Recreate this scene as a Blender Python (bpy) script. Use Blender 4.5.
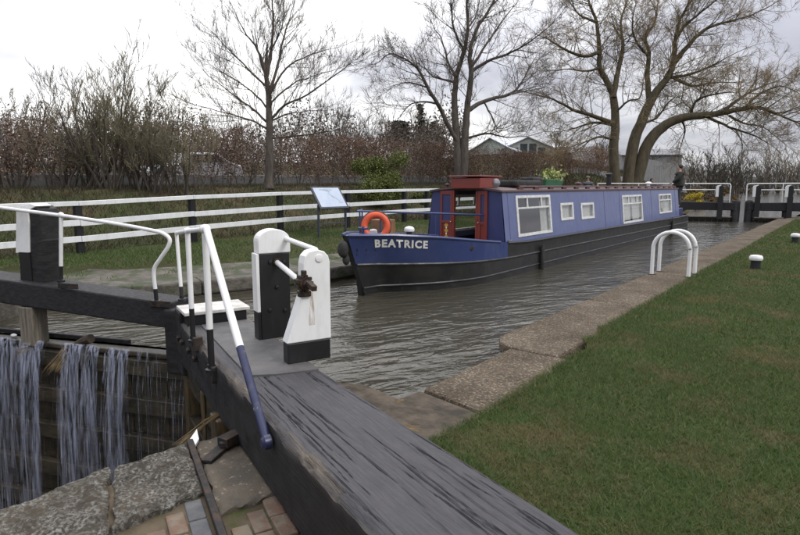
import bpy, bmesh, math, random
import numpy as np
from mathutils import Vector, Matrix

for o in list(bpy.data.objects):
    bpy.data.objects.remove(o, do_unlink=True)
S = bpy.context.scene
COL = S.collection
rad = math.radians

# ------------------------------------------------------------------ camera
F, YAW, PITCH, EYE = 570.0, rad(38.3), rad(8.14), 1.6
cam_d = bpy.data.cameras.new('camera')
cam_d.sensor_width = 36.0
cam_d.lens = F / 800 * 36
cam_d.clip_start = 0.05
cam_d.clip_end = 3000
cam = bpy.data.objects.new('camera', cam_d)
COL.objects.link(cam)
cam.location = (0, 0, EYE)
cam.rotation_euler = (rad(90) - PITCH, 0, YAW)
S.camera = cam

# ------------------------------------------------------------------ sky
SUN_DIR = Vector((0.72, 0.10, 0.72)).normalized()
W = bpy.data.worlds.new('World')
S.world = W
W.use_nodes = True
nt = W.node_tree
nt.nodes.clear()
def WN(t, **k):
    n = nt.nodes.new(t)
    for a, b in k.items(): setattr(n, a, b)
    return n
def wl(a, b): nt.links.new(a, b)
def wmath(op, a, b=None, c=None):
    n = WN('ShaderNodeMath', operation=op)
    for i, v in enumerate((a, b, c)):
        if v is None: continue
        if isinstance(v, (int, float)): n.inputs[i].default_value = v
        else: wl(v, n.inputs[i])
    return n.outputs[0]
wout = WN('ShaderNodeOutputWorld'); wbg = WN('ShaderNodeBackground')
wbg.inputs['Strength'].default_value = 0.1
sky = WN('ShaderNodeTexSky', sky_type='NISHITA', sun_disc=False)
sky.sun_elevation = math.asin(SUN_DIR.z)
sky.sun_rotation = math.atan2(SUN_DIR.x, SUN_DIR.y)
tc = WN('ShaderNodeTexCoord')
sep = WN('ShaderNodeSeparateXYZ'); wl(tc.outputs['Generated'], sep.inputs[0])
zz = wmath('ADD', wmath('MAXIMUM', sep.outputs['Z'], 0.0), 0.16)
cmb = WN('ShaderNodeCombineXYZ')
wl(wmath('DIVIDE', sep.outputs['X'], zz), cmb.inputs[0])
wl(wmath('DIVIDE', sep.outputs['Y'], zz), cmb.inputs[1])
cmb.inputs[2].default_value = 3.7
n1 = WN('ShaderNodeTexNoise'); n1.inputs['Scale'].default_value = 0.9
n1.inputs['Detail'].default_value = 7; n1.inputs['Roughness'].default_value = 0.52
n1.inputs['Distortion'].default_value = 0.4
wl(cmb.outputs[0], n1.inputs['Vector'])
# the cloud sheet is thinnest to the north-west
dot = WN('ShaderNodeVectorMath', operation='DOT_PRODUCT')
wl(tc.outputs['Generated'], dot.inputs[0]); dot.inputs[1].default_value = Vector((-0.86, 0.46, 0.22)).normalized()
glow = WN('ShaderNodeMapRange'); wl(dot.outputs['Value'], glow.inputs[0])
glow.inputs[1].default_value = 0.35; glow.inputs[2].default_value = 0.95
glow.inputs[3].default_value = -0.06; glow.inputs[4].default_value = 0.22
cf = wmath('ADD', n1.outputs['Fac'], glow.outputs[0])
ramp = WN('ShaderNodeValToRGB'); wl(cf, ramp.inputs[0])
e = ramp.color_ramp.elements
e[0].position = 0.30; e[0].color = (3.4, 3.45, 4.0, 1)
e[1].position = 0.88; e[1].color = (13.0, 12.9, 12.7, 1)
m_ = e.new(0.50); m_.color = (4.9, 4.95, 5.5, 1)
m2_ = e.new(0.64); m2_.color = (7.6, 7.6, 7.9, 1)
mixs = WN('ShaderNodeMix', data_type='RGBA'); mixs.inputs[0].default_value = 0.93
wl(sky.outputs[0], mixs.inputs[6]); wl(ramp.outputs[0], mixs.inputs[7])
# an overcast sky is brighter overhead than at the horizon
ovc = wmath('MULTIPLY_ADD', wmath('MAXIMUM', sep.outputs['Z'], 0.0), 2.0, 0.74)
sc_ = WN('ShaderNodeVectorMath', operation='SCALE'); wl(mixs.outputs[2], sc_.inputs[0]); wl(ovc, sc_.inputs['Scale'])
wl(sc_.outputs[0], wbg.inputs[0]); wl(wbg.outputs[0], wout.inputs[0])

sun_d = bpy.data.lights.new('sun', 'SUN')
sun_d.energy = 1.4; sun_d.angle = rad(22); sun_d.color = (1, 0.96, 0.9)
sun = bpy.data.objects.new('sun', sun_d); COL.objects.link(sun)
sun.rotation_euler = (-SUN_DIR).to_track_quat('-Z', 'Y').to_euler()
sun.location = (-30, 20, 40)

S.view_settings.view_transform = 'Standard'
S.view_settings.look = 'None'
S.view_settings.gamma = 1
S.view_settings.use_curve_mapping = False
S.view_settings.exposure = 0.38

# ------------------------------------------------------------------ survey helpers: sight lines measured from where the photograph was taken
FW = np.array([-math.sin(YAW)*math.cos(PITCH), math.cos(YAW)*math.cos(PITCH), -math.sin(PITCH)])
RT = np.array([math.cos(YAW), math.sin(YAW), 0.0])
UP = np.cross(RT, FW)
C0 = np.array([0, 0, EYE])
def ray(px, py): return FW + RT*(px-400)/F - UP*(py-267.5)/F
def onz(px, py, z): r = ray(px, py); return C0 + r*(z-EYE)/r[2]
def onx(px, py, x): r = ray(px, py); return C0 + r*x/r[0]
def onplane(px, py, P, n):
    r = ray(px, py); n = np.array(n, float); P = np.array(P, float)
    return C0 + r*((P-C0) @ n)/(r @ n)
def atd(px, py, d): return C0 + ray(px, py)*d
def depth(p): return (np.asarray(p)-C0) @ FW

# ------------------------------------------------------------------ mesh helpers
class MB:
    def __init__(s): s.v = []; s.f = []
    def add(s, v, f):
        b = len(s.v); s.v += [tuple(map(float, p)) for p in v]
        s.f += [tuple(i+b for i in q) for q in f]
    def hexa(s, c):      # bottom 4 (ccw), top 4
        s.add(c, [(3,2,1,0),(4,5,6,7),(0,1,5,4),(1,2,6,5),(2,3,7,6),(3,0,4,7)])
    def box(s, c, d, rz=0, M=None):
        x, y, z = d[0]/2, d[1]/2, d[2]/2
        p = [(-x,-y,-z),(x,-y,-z),(x,y,-z),(-x,y,-z),(-x,-y,z),(x,-y,z),(x,y,z),(-x,y,z)]
        ca, sa = math.cos(rz), math.sin(rz)
        out = []
        for q in p:
            if M is not None: q = tuple(M @ Vector(q))
            out.append((c[0]+q[0]*ca-q[1]*sa, c[1]+q[0]*sa+q[1]*ca, c[2]+q[2]))
        s.hexa(out)
    def bar(s, a, b, w, h, up=(0,0,1)):   # box from a to b
        a = Vector(a); b = Vector(b); t = (b-a).normalized(); u = Vector(up)
        sd = t.cross(u).normalized(); u = sd.cross(t).normalized()
        q = []
        for P in (a, b):
            q.append([P-sd*w/2-u*h/2, P+sd*w/2-u*h/2, P+sd*w/2+u*h/2, P-sd*w/2+u*h/2])
        v = q[0]+q[1]
        s.add(v, [(0,1,2,3),(7,6,5,4),(0,4,5,1),(1,5,6,2),(2,6,7,3),(3,7,4,0)])
    def prism(s, poly, z0, z1):
        n = len(poly)
        A = sum(poly[i][0]*poly[(i+1)%n][1]-poly[(i+1)%n][0]*poly[i][1] for i in range(n))
        if A < 0: poly = poly[::-1]
        v = [(p[0], p[1], z0) for p in poly]+[(p[0], p[1], z1) for p in poly]
        s.add(v, [tuple(range(n-1,-1,-1)), tuple(range(n,2*n))]+[(i,(i+1)%n,n+(i+1)%n,n+i) for i in range(n)])
    def slab(s, poly, o, ax, ay, t):  # polygon in plane (o, ax, ay) thickened along normal by t
        o = Vector(o); ax = Vector(ax); ay = Vector(ay); nn = ax.cross(ay).normalized()
        n = len(poly)
        A = sum(poly[i][0]*poly[(i+1)%n][1]-poly[(i+1)%n][0]*poly[i][1] for i in range(n))
        if A < 0: poly = poly[::-1]
        v = [o+ax*p[0]+ay*p[1] for p in poly]+[o+ax*p[0]+ay*p[1]+nn*t for p in poly]
        s.add(v, [tuple(range(n-1,-1,-1)), tuple(range(n,2*n))]+[(i,(i+1)%n,n+(i+1)%n,n+i) for i in range(n)])
    def tube(s, pts, r, n=8, cap=True):
        pts = [np.asarray(p, float) for p in pts]; m = len(pts)
        if not hasattr(r, '__len__'): r = [r]*m
        t0 = pts[1]-pts[0]; t0 = t0/(np.linalg.norm(t0)+1e-9)
        a = np.array([0,0,1.0]) if abs(t0[2]) < .9 else np.array([1.0,0,0])
        u = np.cross(t0, a); u /= np.linalg.norm(u)
        base = len(s.v)
        cs = [(math.cos(2*math.pi*k/n), math.sin(2*math.pi*k/n)) for k in range(n)]
        for i in range(m):
            t = pts[min(i+1,m-1)]-pts[max(i-1,0)]; t = t/(np.linalg.norm(t)+1e-9)
            u = u-t*(u@t); u /= (np.linalg.norm(u)+1e-9); w = np.cross(t, u)
            for c, q in cs:
                p = pts[i]+(u*c+w*q)*r[i]; s.v.append((p[0], p[1], p[2]))
        for i in range(m-1):
            for k in range(n):
                a0 = base+i*n+k; a1 = base+i*n+(k+1)%n
                s.f.append((a0, a1, a1+n, a0+n))
        if cap:
            s.f.append(tuple(base+k for k in range(n-1,-1,-1)))
            s.f.append(tuple(base+(m-1)*n+k for k in range(n)))
    def lathe(s, prof, c, n=20, axis=None):
        Mx = Matrix.Identity(3)
        if axis is not None: Mx = Vector((0,0,1)).rotation_difference(Vector(axis)).to_matrix()
        base = len(s.v); c = Vector(c)
        for r, z in prof:
            for k in range(n):
                p = c+Mx@Vector((r*math.cos(2*math.pi*k/n), r*math.sin(2*math.pi*k/n), z)); s.v.append(tuple(p))
        for i in range(len(prof)-1):
            for k in range(n):
                a0 = base+i*n+k; a1 = base+i*n+(k+1)%n
                s.f.append((a0, a1, a1+n, a0+n))
        s.f.append(tuple(base+k for k in range(n-1,-1,-1)))
        s.f.append(tuple(base+(len(prof)-1)*n+k for k in range(n)))
    def ball(s, c, r, n=12, sq=(1,1,1)):
        m = n//2; base = len(s.v)
        for i in range(1, m):
            th = math.pi*i/m
            for k in range(n):
                ph = 2*math.pi*k/n
                s.v.append((c[0]+r*sq[0]*math.sin(th)*math.cos(ph), c[1]+r*sq[1]*math.sin(th)*math.sin(ph), c[2]+r*sq[2]*math.cos(th)))
        s.v.append((c[0], c[1], c[2]+r*sq[2])); s.v.append((c[0], c[1], c[2]-r*sq[2]))
        tp = len(s.v)-2; bt = tp+1
        for i in range(m-2):
            for k in range(n):
                a = base+i*n+k; b = base+i*n+(k+1)%n
                s.f.append((a, a+n, b+n, b))
        for k in range(n):
            s.f.append((tp, base+k, base+(k+1)%n))
            s.f.append((bt, base+(m-2)*n+(k+1)%n, base+(m-2)*n+k))
    def build(s, name, mat, parent=None, smooth=True, bevel=0, seg=2, label=None):
        me = bpy.data.meshes.new(name)
        me.from_pydata(s.v, [], s.f); me.update()
        return link(name, me, mat, parent, smooth, bevel, seg, label)
def link(name, me, mat, parent=None, smooth=True, bevel=0, seg=2, label=None):
    o = bpy.data.objects.new(name, me); COL.objects.link(o)
    if mat is not None: me.materials.append(mat)
    if smooth:
        me.shade_smooth(); me.set_sharp_from_angle(angle=rad(38))
    if bevel:
        b = o.modifiers.new('bevel', 'BEVEL'); b.width = bevel; b.segments = seg; b.limit_method = 'ANGLE'; b.angle_limit = rad(40)
    if parent is not None:
        o.parent = parent
        r = parent
        while r.parent is not None: r = r.parent
        o.matrix_parent_inverse = Matrix.Translation(-Vector(r.location))
        if parent is not r: o.matrix_parent_inverse = Matrix.Identity(4)
    if label: o['label'] = label
    return o
def npmesh(name, V, Fc, mat, parent=None, smooth=False, attr=None):
    """V (n,3), Fc (m,k) of equal k"""
    me = bpy.data.meshes.new(name); k = Fc.shape[1]
    me.vertices.add(len(V)); me.vertices.foreach_set('co', np.ascontiguousarray(V, np.float32).ravel())
    me.loops.add(Fc.size); me.loops.foreach_set('vertex_index', np.ascontiguousarray(Fc, np.int32).ravel())
    me.polygons.add(len(Fc)); me.polygons.foreach_set('loop_start', np.arange(0, Fc.size, k, dtype=np.int32))
    if attr is not None:
        a = me.attributes.new('tint', 'FLOAT', 'FACE'); a.data.foreach_set('value', np.ascontiguousarray(attr, np.float32))
    me.update(calc_edges=True); me.validate()
    return link(name, me, mat, parent, smooth)
def thing(name, label, cat, loc=(0,0,0), group=None):
    o = bpy.data.objects.new(name, None); COL.objects.link(o)
    o.empty_display_size = .2
    o.location = loc; o['label'] = label; o['category'] = cat
    if group: o['group'] = group
    return o
def tag(o, label, cat, group=None, kind=None):
    o['label'] = label; o['category'] = cat
    if group: o['group'] = group
    if kind: o['kind'] = kind
    return o
def structure(o, kind='structure'):
    o['kind'] = kind; return o

# ------------------------------------------------------------------ materials
def mat_new(name):
    m = bpy.data.materials.new(name); m.use_nodes = True
    return m, m.node_tree, m.node_tree.nodes['Principled BSDF']
def N(t, typ, **k):
    n = t.nodes.new(typ)
    for a, b in k.items():
        if a in n.inputs.keys(): n.inputs[a].default_value = b
        else: setattr(n, a, b)
    return n
def coords(t, stretch, rot=(0,0,0)):
    tc = N(t, 'ShaderNodeTexCoord'); mp = N(t, 'ShaderNodeMapping')
    mp.inputs['Scale'].default_value = stretch; mp.inputs['Rotation'].default_value = rot
    t.links.new(tc.outputs['Object'], mp.inputs[0]); return mp.outputs[0]
def noise(t, co, sc, det=6, ro=.6, dist=0):
    n = N(t, 'ShaderNodeTexNoise'); n.inputs['Scale'].default_value = sc; n.inputs['Detail'].default_value = det
    n.inputs['Roughness'].default_value = ro; n.inputs['Distortion'].default_value = dist
    t.links.new(co, n.inputs['Vector']); return n.outputs['Fac']
def remap(t, v, a, b, lo=0., hi=1.):
    n = N(t, 'ShaderNodeMapRange'); t.links.new(v, n.inputs[0])
    for i, x in enumerate((a, b, lo, hi)): n.inputs[i+1].default_value = x
    return n.outputs[0]
def mixc(t, f, a, b):
    n = N(t, 'ShaderNodeMix', data_type='RGBA')
    for s, v in ((0, f), (6, a), (7, b)):
        if isinstance(v, (int, float)): n.inputs[s].default_value = v
        elif isinstance(v, (tuple, list)): n.inputs[s].default_value = (*v[:3], 1)
        else: t.links.new(v, n.inputs[s])
    return n.outputs[2]
def bump(t, p, h, st, d=.01):
    b = N(t, 'ShaderNodeBump'); b.inputs['Strength'].default_value = st; b.inputs['Distance'].default_value = d
    t.links.new(h, b.inputs['Height']); t.links.new(b.outputs[0], p.inputs['Normal']); return b
def pm(name, c1, c2=None, sc=6, rough=.6, bmp=0, bsc=None, metal=0, stretch=(1,1,1), rot=(0,0,0), thr=(.38,.62), c3=None, sc3=30, thr3=(.58,.68), spec=.5, bd=.01, rvar=0.12):
    m, t, p = mat_new(name)
    co = coords(t, stretch, rot)
    n0 = noise(t, co, sc)
    col = mixc(t, remap(t, n0, *thr), c1, c2 if c2 else tuple(x*.75 for x in c1))
    if c3:
        col = mixc(t, remap(t, noise(t, co, sc3, 4), *thr3), col, c3)
    t.links.new(col, p.inputs['Base Color'])
    n2 = noise(t, co, sc*3.1, 4)
    t.links.new(remap(t, n2, .3, .7, max(0.02, rough-rvar), min(1, rough+rvar)), p.inputs['Roughness'])
    p.inputs['Metallic'].default_value = metal; p.inputs['Specular IOR Level'].default_value = spec
    if bmp: bump(t, p, noise(t, co, bsc or sc*6, 6, .65), bmp, bd)
    return m

M = {}
def chipped(name, paint, under, rough=.45, chip=(.63,.66), sc=9, grime=(.25,.23,.2), gthr=(.5,.8)):
    m, t, p = mat_new(name); co = coords(t, (1,1,1))
    a = noise(t, co, sc, 9, .72)
    g = noise(t, coords(t, (2.2,2.2,.7)), 3.3, 7, .7)
    c = mixc(t, remap(t, g, gthr[0], gthr[1], 0, .42), paint, grime)
    f = remap(t, a, *chip)
    c = mixc(t, f, c, under)
    t.links.new(c, p.inputs['Base Color'])
    t.links.new(remap(t, f, 0, 1, rough, .85), p.inputs['Roughness'])
    inv = remap(t, f, 0, 1, 1, 0)
    bump(t, p, inv, .35, .002)
    return m
M['white'] = chipped('white_paint', (.74,.74,.72), (.16,.14,.12), .45, (.69,.72), grime=(.3,.29,.25), gthr=(.48,.85))
M['white_fence'] = chipped('white_fence_paint', (.70,.71,.71), (.22,.21,.19), .55, (.66,.70), 5, (.28,.3,.26), (.42,.8))
M['black'] = chipped('black_paint', (.008,.008,.009), (.05,.046,.042), .45, (.68,.74), 7, (.035,.034,.032), (.5,.85))
M['navy'] = chipped('dark_navy_paint', (.016,.02,.06), (.35,.34,.32), .35, (.64,.66), 22)
M['dark_wood'] = pm('tarred_timber', (.012,.012,.013), (.028,.027,.026), 5, .6, .5, 30, spec=.3, stretch=(1,1,3), c3=(.06,.053,.046), sc3=14, thr3=(.62,.74))
M['dark_wood_h'] = pm('tarred_beam_timber', (.013,.013,.014), (.028,.027,.028), 5, .6, .5, 22, spec=.3, stretch=(3,3,9), c3=(.06,.055,.05), sc3=14, thr3=(.64,.76))
M['grey_wood'] = pm('weathered_grey_wood', (.20,.17,.13), (.09,.08,.06), 4, .8, .7, 20, stretch=(7,7,.7))
M['wet_wood'] = pm('wet_gate_timber', (.056,.043,.028), (.018,.016,.011), 3, .4, .6, 16, stretch=(1.5,1.5,4), c3=(.05,.055,.02), sc3=5, thr3=(.55,.7))
M['slime'] = pm('slimy_gate_timber', (.13,.085,.045), (.05,.045,.022), 4, .35, .6, 18, stretch=(4,4,.8), c3=(.03,.03,.02), sc3=7, thr3=(.52,.66))
M['iron'] = pm('rusty_black_iron', (.025,.023,.022), (.075,.045,.03), 14, .6, .5, 60, metal=.4, thr=(.45,.7))
M['rust'] = pm('greasy_rusty_iron', (.07,.04,.025), (.02,.017,.015), 24, .5, .5, 80, metal=.5)
M['felt'] = pm('worn_felt_plate', (.075,.072,.072), (.11,.105,.10), 4, .62, .5, 180, c3=(.15,.14,.13), sc3=9, thr3=(.6,.75), spec=.5)
M['white_plate'] = pm('faded_white_board', (.62,.61,.57), (.42,.40,.36), 6, .6, .2, 40)

# worn beam top: grain runs along the beam
ub = Vector((.936, -.352, 0))
beam_rot = math.atan2(ub.y, ub.x)
def beam_mat():
    m, t, p = mat_new('worn_black_oak')
    co = coords(t, (1,1,1), (0,0,-beam_rot))
    mp = N(t, 'ShaderNodeMapping'); mp.inputs['Scale'].default_value = (1.3, 30, 30); t.links.new(co, mp.inputs[0])
    g = noise(t, mp.outputs[0], 3.0, 8, .65, .4)
    b = noise(t, co, 5, 6, .65)
    c = mixc(t, remap(t, g, .32, .68), (.032,.030,.033), (.068,.065,.071))
    c = mixc(t, remap(t, b, .5, .72, 0, .5), c, (.10,.094,.095))
    ge = N(t, 'ShaderNodeNewGeometry'); sp = N(t, 'ShaderNodeSeparateXYZ'); t.links.new(ge.outputs['Normal'], sp.inputs[0])
    at = N(t, 'ShaderNodeAttribute', attribute_name='wear')
    c = mixc(t, at.outputs['Fac'], c, mixc(t, remap(t, g, .35, .65), (.06,.05,.04), (.20,.16,.115)))
    tp = N(t, 'ShaderNodeAttribute', attribute_name='trodden')
    c = mixc(t, tp.outputs['Fac'], mixc(t, remap(t, b, .4, .75), (.010,.010,.011), (.026,.025,.025)), c)
    t.links.new(c, p.inputs['Base Color']); p.inputs['Specular IOR Level'].default_value = .35
    t.links.new(remap(t, b, .3, .7, .44, .70), p.inputs['Roughness'])
    mp2 = N(t, 'ShaderNodeMapping'); mp2.inputs['Scale'].default_value = (1.1, 62, 62); t.links.new(co, mp2.inputs[0])
    fine = noise(t, mp2.outputs[0], 2.0, 6, .6, .5)
    sm = N(t, 'ShaderNodeMath', operation='ADD'); t.links.new(g, sm.inputs[0]); t.links.new(fine, sm.inputs[1])
    bm = bump(t, p, sm.outputs[0], .7, .007)
    f2 = noise(t, co, 90, 4, .7)
    b2 = N(t, 'ShaderNodeBump'); b2.inputs['Strength'].default_value = .35; b2.inputs['Distance'].default_value = .004
    t.links.new(f2, b2.inputs['Height']); t.links.new(bm.outputs[0], b2.inputs['Normal']); t.links.new(b2.outputs[0], p.inputs['Normal'])
    return m
M['beam'] = beam_mat()

def aggregate(name, tones, sc=58, dark=.55):
    m, t, p = mat_new(name); co = coords(t, (1,1,1))
    v = N(t, 'ShaderNodeTexVoronoi'); v.inputs['Scale'].default_value = sc; v.inputs['Randomness'].default_value = 1
    t.links.new(co, v.inputs['Vector'])
    sp = N(t, 'ShaderNodeSeparateColor'); t.links.new(v.outputs['Color'], sp.inputs[0])
    r = N(t, 'ShaderNodeValToRGB'); t.links.new(sp.outputs[0], r.inputs[0]); r.color_ramp.interpolation = 'CONSTANT'
    els = r.color_ramp.elements
    for i, c in enumerate(tones):
        el = els[i] if i < 2 else els.new(i/len(tones)); el.position = i/len(tones); el.color = (*c, 1)
    c = mixc(t, remap(t, v.outputs['Distance'], .25, .6, 0, .8), r.outputs[0], (.10,.085,.065))
    big = noise(t, co, 1.6, 6, .65)
    c2 = N(t, 'ShaderNodeMix', data_type='RGBA', blend_type='MULTIPLY'); c2.inputs[0].default_value = 1
    t.links.new(c, c2.inputs[6]); t.links.new(mixc(t, remap(t, big, .35, .65), (dark,dark*.97,dark*.92), (1,1,1)), c2.inputs[7])
    t.links.new(c2.outputs[2], p.inputs['Base Color']); p.inputs['Roughness'].default_value = .9; p.inputs['Specular IOR Level'].default_value = .2
    bump(t, p, remap(t, v.outputs['Distance'], 0, .6, 1, 0), .8, .008)
    return m
M['aggregate'] = aggregate('exposed_aggregate_concrete', [(.135,.095,.058),(.20,.145,.088),(.065,.050,.036),(.30,.25,.19),(.15,.112,.072),(.10,.07,.046)])
M['old_stone'] = pm('old_coping_stone', (.105,.084,.062), (.045,.039,.03), 6, .9, .9, 30, c3=(.17,.105,.03), sc3=3.6, thr3=(.60,.66), spec=.2, bd=.015)
def lichen_mat():
    m, t, p = mat_new('lichen_crusted_stone'); co = coords(t, (1,1,1))
    a = noise(t, co, 3.2, 8, .7, .6); b = noise(t, co, 13, 8, .75); c = noise(t, co, 46, 6, .7); d = noise(t, co, 7, 6, .7, 1.0)
    col = mixc(t, remap(t, a, .36, .64), (.045,.041,.035), (.125,.102,.072))
    col = mixc(t, remap(t, b, .42, .66, 0, .75), col, (.075,.068,.058))
    ad = N(t, 'ShaderNodeMath', operation='MULTIPLY'); t.links.new(remap(t, c, .44, .60), ad.inputs[0]); t.links.new(remap(t, d, .38, .56), ad.inputs[1])
    col = mixc(t, ad.outputs[0], col, mixc(t, remap(t, b, .35, .65), (.20,.195,.17), (.40,.39,.35)))
    col = mixc(t, remap(t, noise(t, co, 5.3, 5, .6, .5), .62, .72, 0, .6), col, (.06,.065,.025))
    t.links.new(col, p.inputs['Base Color']); p.inputs['Roughness'].default_value = .95; p.inputs['Specular IOR Level'].default_value = .15
    h = N(t, 'ShaderNodeMath', operation='ADD'); t.links.new(b, h.inputs[0]); t.links.new(c, h.inputs[1])
    bump(t, p, h.outputs[0], 1.0, .03)
    return m
M['lichen_stone'] = lichen_mat()
M['sand_stone'] = pm('sandy_paving_stone', (.135,.107,.076), (.08,.068,.05), 4, .92, .7, 34, c3=(.26,.22,.17), sc3=26, thr3=(.60,.70), bd=.012)
M['dirt'] = pm('trodden_dirt', (.12,.095,.065), (.075,.062,.04), 5, .95, .8, 40, c3=(.06,.07,.025), sc3=4, thr3=(.58,.68), spec=.08)
M['brick'] = pm('red_paving_brick', (.15,.085,.055), (.12,.085,.06), 9, .92, .7, 40, c3=(.17,.14,.10), sc3=7, thr3=(.46,.6))
M['blue_brick'] = pm('blue_grey_brick', (.06,.062,.068), (.10,.10,.10), 8, .7, .5, 40)
M['wall_brick'] = pm('wet_lock_brickwork', (.07,.055,.04), (.03,.03,.022), 3, .6, .8, 14, stretch=(1,1,3), c3=(.05,.06,.025), sc3=2.5, thr3=(.52,.66))
M['far_stone'] = pm('grey_quay_stone', (.125,.112,.09), (.06,.055,.044), 4, .9, .9, 14, c3=(.045,.055,.025), sc3=3.1, thr3=(.5,.6), bd=.03)
M['gravel'] = pm('grey_gravel_path', (.15,.135,.11), (.085,.078,.06), 4, .95, .9, 45, c3=(.055,.065,.028), sc3=2.3, thr3=(.47,.56), bd=.03)

def grass_mat(name, g1, g2, br, sc=1.1, tr=.3, bthr=(.52,.68)):
    m, t, p = mat_new(name); co = coords(t, (1,1,1))
    at = N(t, 'ShaderNodeAttribute', attribute_name='tint')
    b = noise(t, co, sc, 5, .6)
    c = mixc(t, at.outputs['Fac'], g1, g2)
    at2 = remap(t, at.outputs['Fac'], .80, .92, 0, .8)
    c = mixc(t, at2, c, br)
    c = mixc(t, remap(t, b, bthr[0], bthr[1], 0, .55), c, br)
    t.links.new(c, p.inputs['Base Color']); p.inputs['Roughness'].default_value = .55
    p.inputs['Specular IOR Level'].default_value = .3
    tl = N(t, 'ShaderNodeBsdfTranslucent'); t.links.new(c, tl.inputs[0])
    mx = N(t, 'ShaderNodeMixShader'); mx.inputs[0].default_value = tr
    t.links.new(p.outputs[0], mx.inputs[1]); t.links.new(tl.outputs[0], mx.inputs[2])
    t.links.new(mx.outputs[0], t.nodes['Material Output'].inputs[0])
    return m
M['grass'] = grass_mat('lawn_grass', (.040,.077,.017), (.086,.127,.032), (.17,.13,.06), 1.1, .3, (.50,.68))
M['grass_far'] = grass_mat('bank_grass', (.05,.088,.022), (.09,.13,.035), (.15,.13,.06), .5)
M['rough_grass'] = grass_mat('rough_verge_grass', (.040,.041,.018), (.066,.052,.028), (.085,.058,.036), .5)
M['soil'] = pm('lawn_soil', (.040,.060,.018), (.055,.055,.024), 2.2, .95, .5, 60, c3=(.09,.068,.036), sc3=1.1, thr3=(.52,.68), spec=.08)
M['bank_soil'] = pm('bank_turf', (.045,.058,.022), (.06,.056,.028), .8, .95, .6, 14, c3=(.09,.07,.04), sc3=.5, thr3=(.5,.66), spec=.08)
M['far_soil'] = pm('rough_ground', (.085,.07,.035), (.06,.065,.03), .3, .95, .6, 4, c3=(.11,.075,.04), sc3=.2, thr3=(.5,.62), spec=.08)
M['asphalt'] = pm('road_asphalt', (.06,.06,.062), (.05,.05,.05), 5, .8, .3, 90)
M['conc'] = pm('grey_concrete', (.26,.26,.26), (.18,.18,.175), 2, .85, .3, 30)

def water_mat(name, base, sc=1.0, st=.4, rough=.04):
    m, t, p = mat_new(name)
    co = coords(t, (1,1,1), (0,0,rad(24)))
    mp = N(t, 'ShaderNodeMapping'); mp.inputs['Scale'].default_value = (2.1, .8, 1); t.links.new(co, mp.inputs[0])
    a = noise(t, mp.outputs[0], 3.4*sc, 3, .5, .5)
    b = noise(t, mp.outputs[0], 1.1*sc, 2, .5, .3)
    c_ = noise(t, co, 12*sc, 2, .5)
    ad = N(t, 'ShaderNodeMath', operation='MULTIPLY_ADD'); t.links.new(b, ad.inputs[0]); ad.inputs[1].default_value = 1.6; t.links.new(a, ad.inputs[2])
    ad2 = N(t, 'ShaderNodeMath', operation='MULTIPLY_ADD'); t.links.new(c_, ad2.inputs[0]); ad2.inputs[1].default_value = .12; t.links.new(ad.outputs[0], ad2.inputs[2])
    b_ = bump(t, p, ad2.outputs[0], st, .09)
    sp_ = N(t, 'ShaderNodeSeparateXYZ'); t.links.new(coords(t, (1,1,1)), sp_.inputs[0])     # sheltered water lies calmer up the pound
    t.links.new(remap(t, sp_.outputs['Y'], 24, 42, st, st*2.0), b_.inputs['Strength'])
    p.inputs['Base Color'].default_value = (*base, 1); p.inputs['Roughness'].default_value = rough
    p.inputs['IOR'].default_value = 1.33; p.inputs['Specular IOR Level'].default_value = .5
    return m
M['water'] = water_mat('canal_water', (.050,.046,.033), 1.0, .42)
M['low_water'] = water_mat('churned_lock_water', (.05,.048,.04), 2, .8, .1)
def fall_mat():
    m, t, p = mat_new('falling_water')
    at = N(t, 'ShaderNodeAttribute', attribute_name='tint')
    p.inputs['Base Color'].default_value = (.46,.49,.60,1); p.inputs['Roughness'].default_value = .25
    tr = N(t, 'ShaderNodeBsdfTransparent'); mx = N(t, 'ShaderNodeMixShader')
    co = coords(t, (30,30,1.5)); n = noise(t, co, 1.0, 5, .62, .5)
    f = N(t, 'ShaderNodeMath', operation='MULTIPLY'); t.links.new(remap(t, n, .44, .80, 0, .9), f.inputs[0]); t.links.new(at.outputs['Fac'], f.inputs[1])
    t.links.new(f.outputs[0], mx.inputs[0]); t.links.new(tr.outputs[0], mx.inputs[1]); t.links.new(p.outputs[0], mx.inputs[2])
    t.links.new(mx.outputs[0], t.nodes['Material Output'].inputs[0])
    return m
M['fall'] = fall_mat()
M['bark'] = pm('grey_brown_bark', (.088,.072,.056), (.045,.037,.03), 3, .9, .7, 16, stretch=(3,3,.8))
M['bark_olive'] = pm('olive_willow_bark', (.085,.068,.036), (.047,.038,.022), 2.5, .9, .8, 12, stretch=(3,3,.8))
M['twig'] = pm('fine_twigs', (.115,.088,.07), (.08,.062,.05), 1.5, .85)
M['twig_olive'] = pm('ochre_willow_twigs', (.24,.175,.085), (.16,.12,.065), .6, .8)
M['twig_green'] = pm('olive_shrub_twigs', (.19,.17,.10), (.13,.11,.07), .5, .85)
M['twig_dull'] = pm('dull_olive_twigs', (.075,.062,.040), (.05,.043,.031), .2, .9)
M['twig_brown'] = pm('brown_thicket_twigs', (.125,.095,.075), (.085,.066,.052), .4, .9)
def leaf_mat(name, a, b, c):
    m, t, p = mat_new(name)
    at = N(t, 'ShaderNodeAttribute', attribute_name='tint')
    r = N(t, 'ShaderNodeValToRGB'); t.links.new(at.outputs['Fac'], r.inputs[0])
    e = r.color_ramp.elements; e[0].color = (*a,1); e[1].color = (*c,1); k = e.new(.5); k.color = (*b,1)
    t.links.new(r.outputs[0], p.inputs['Base Color']); p.inputs['Roughness'].default_value = .7
    p.inputs['Specular IOR Level'].default_value = .2
    return m
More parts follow.
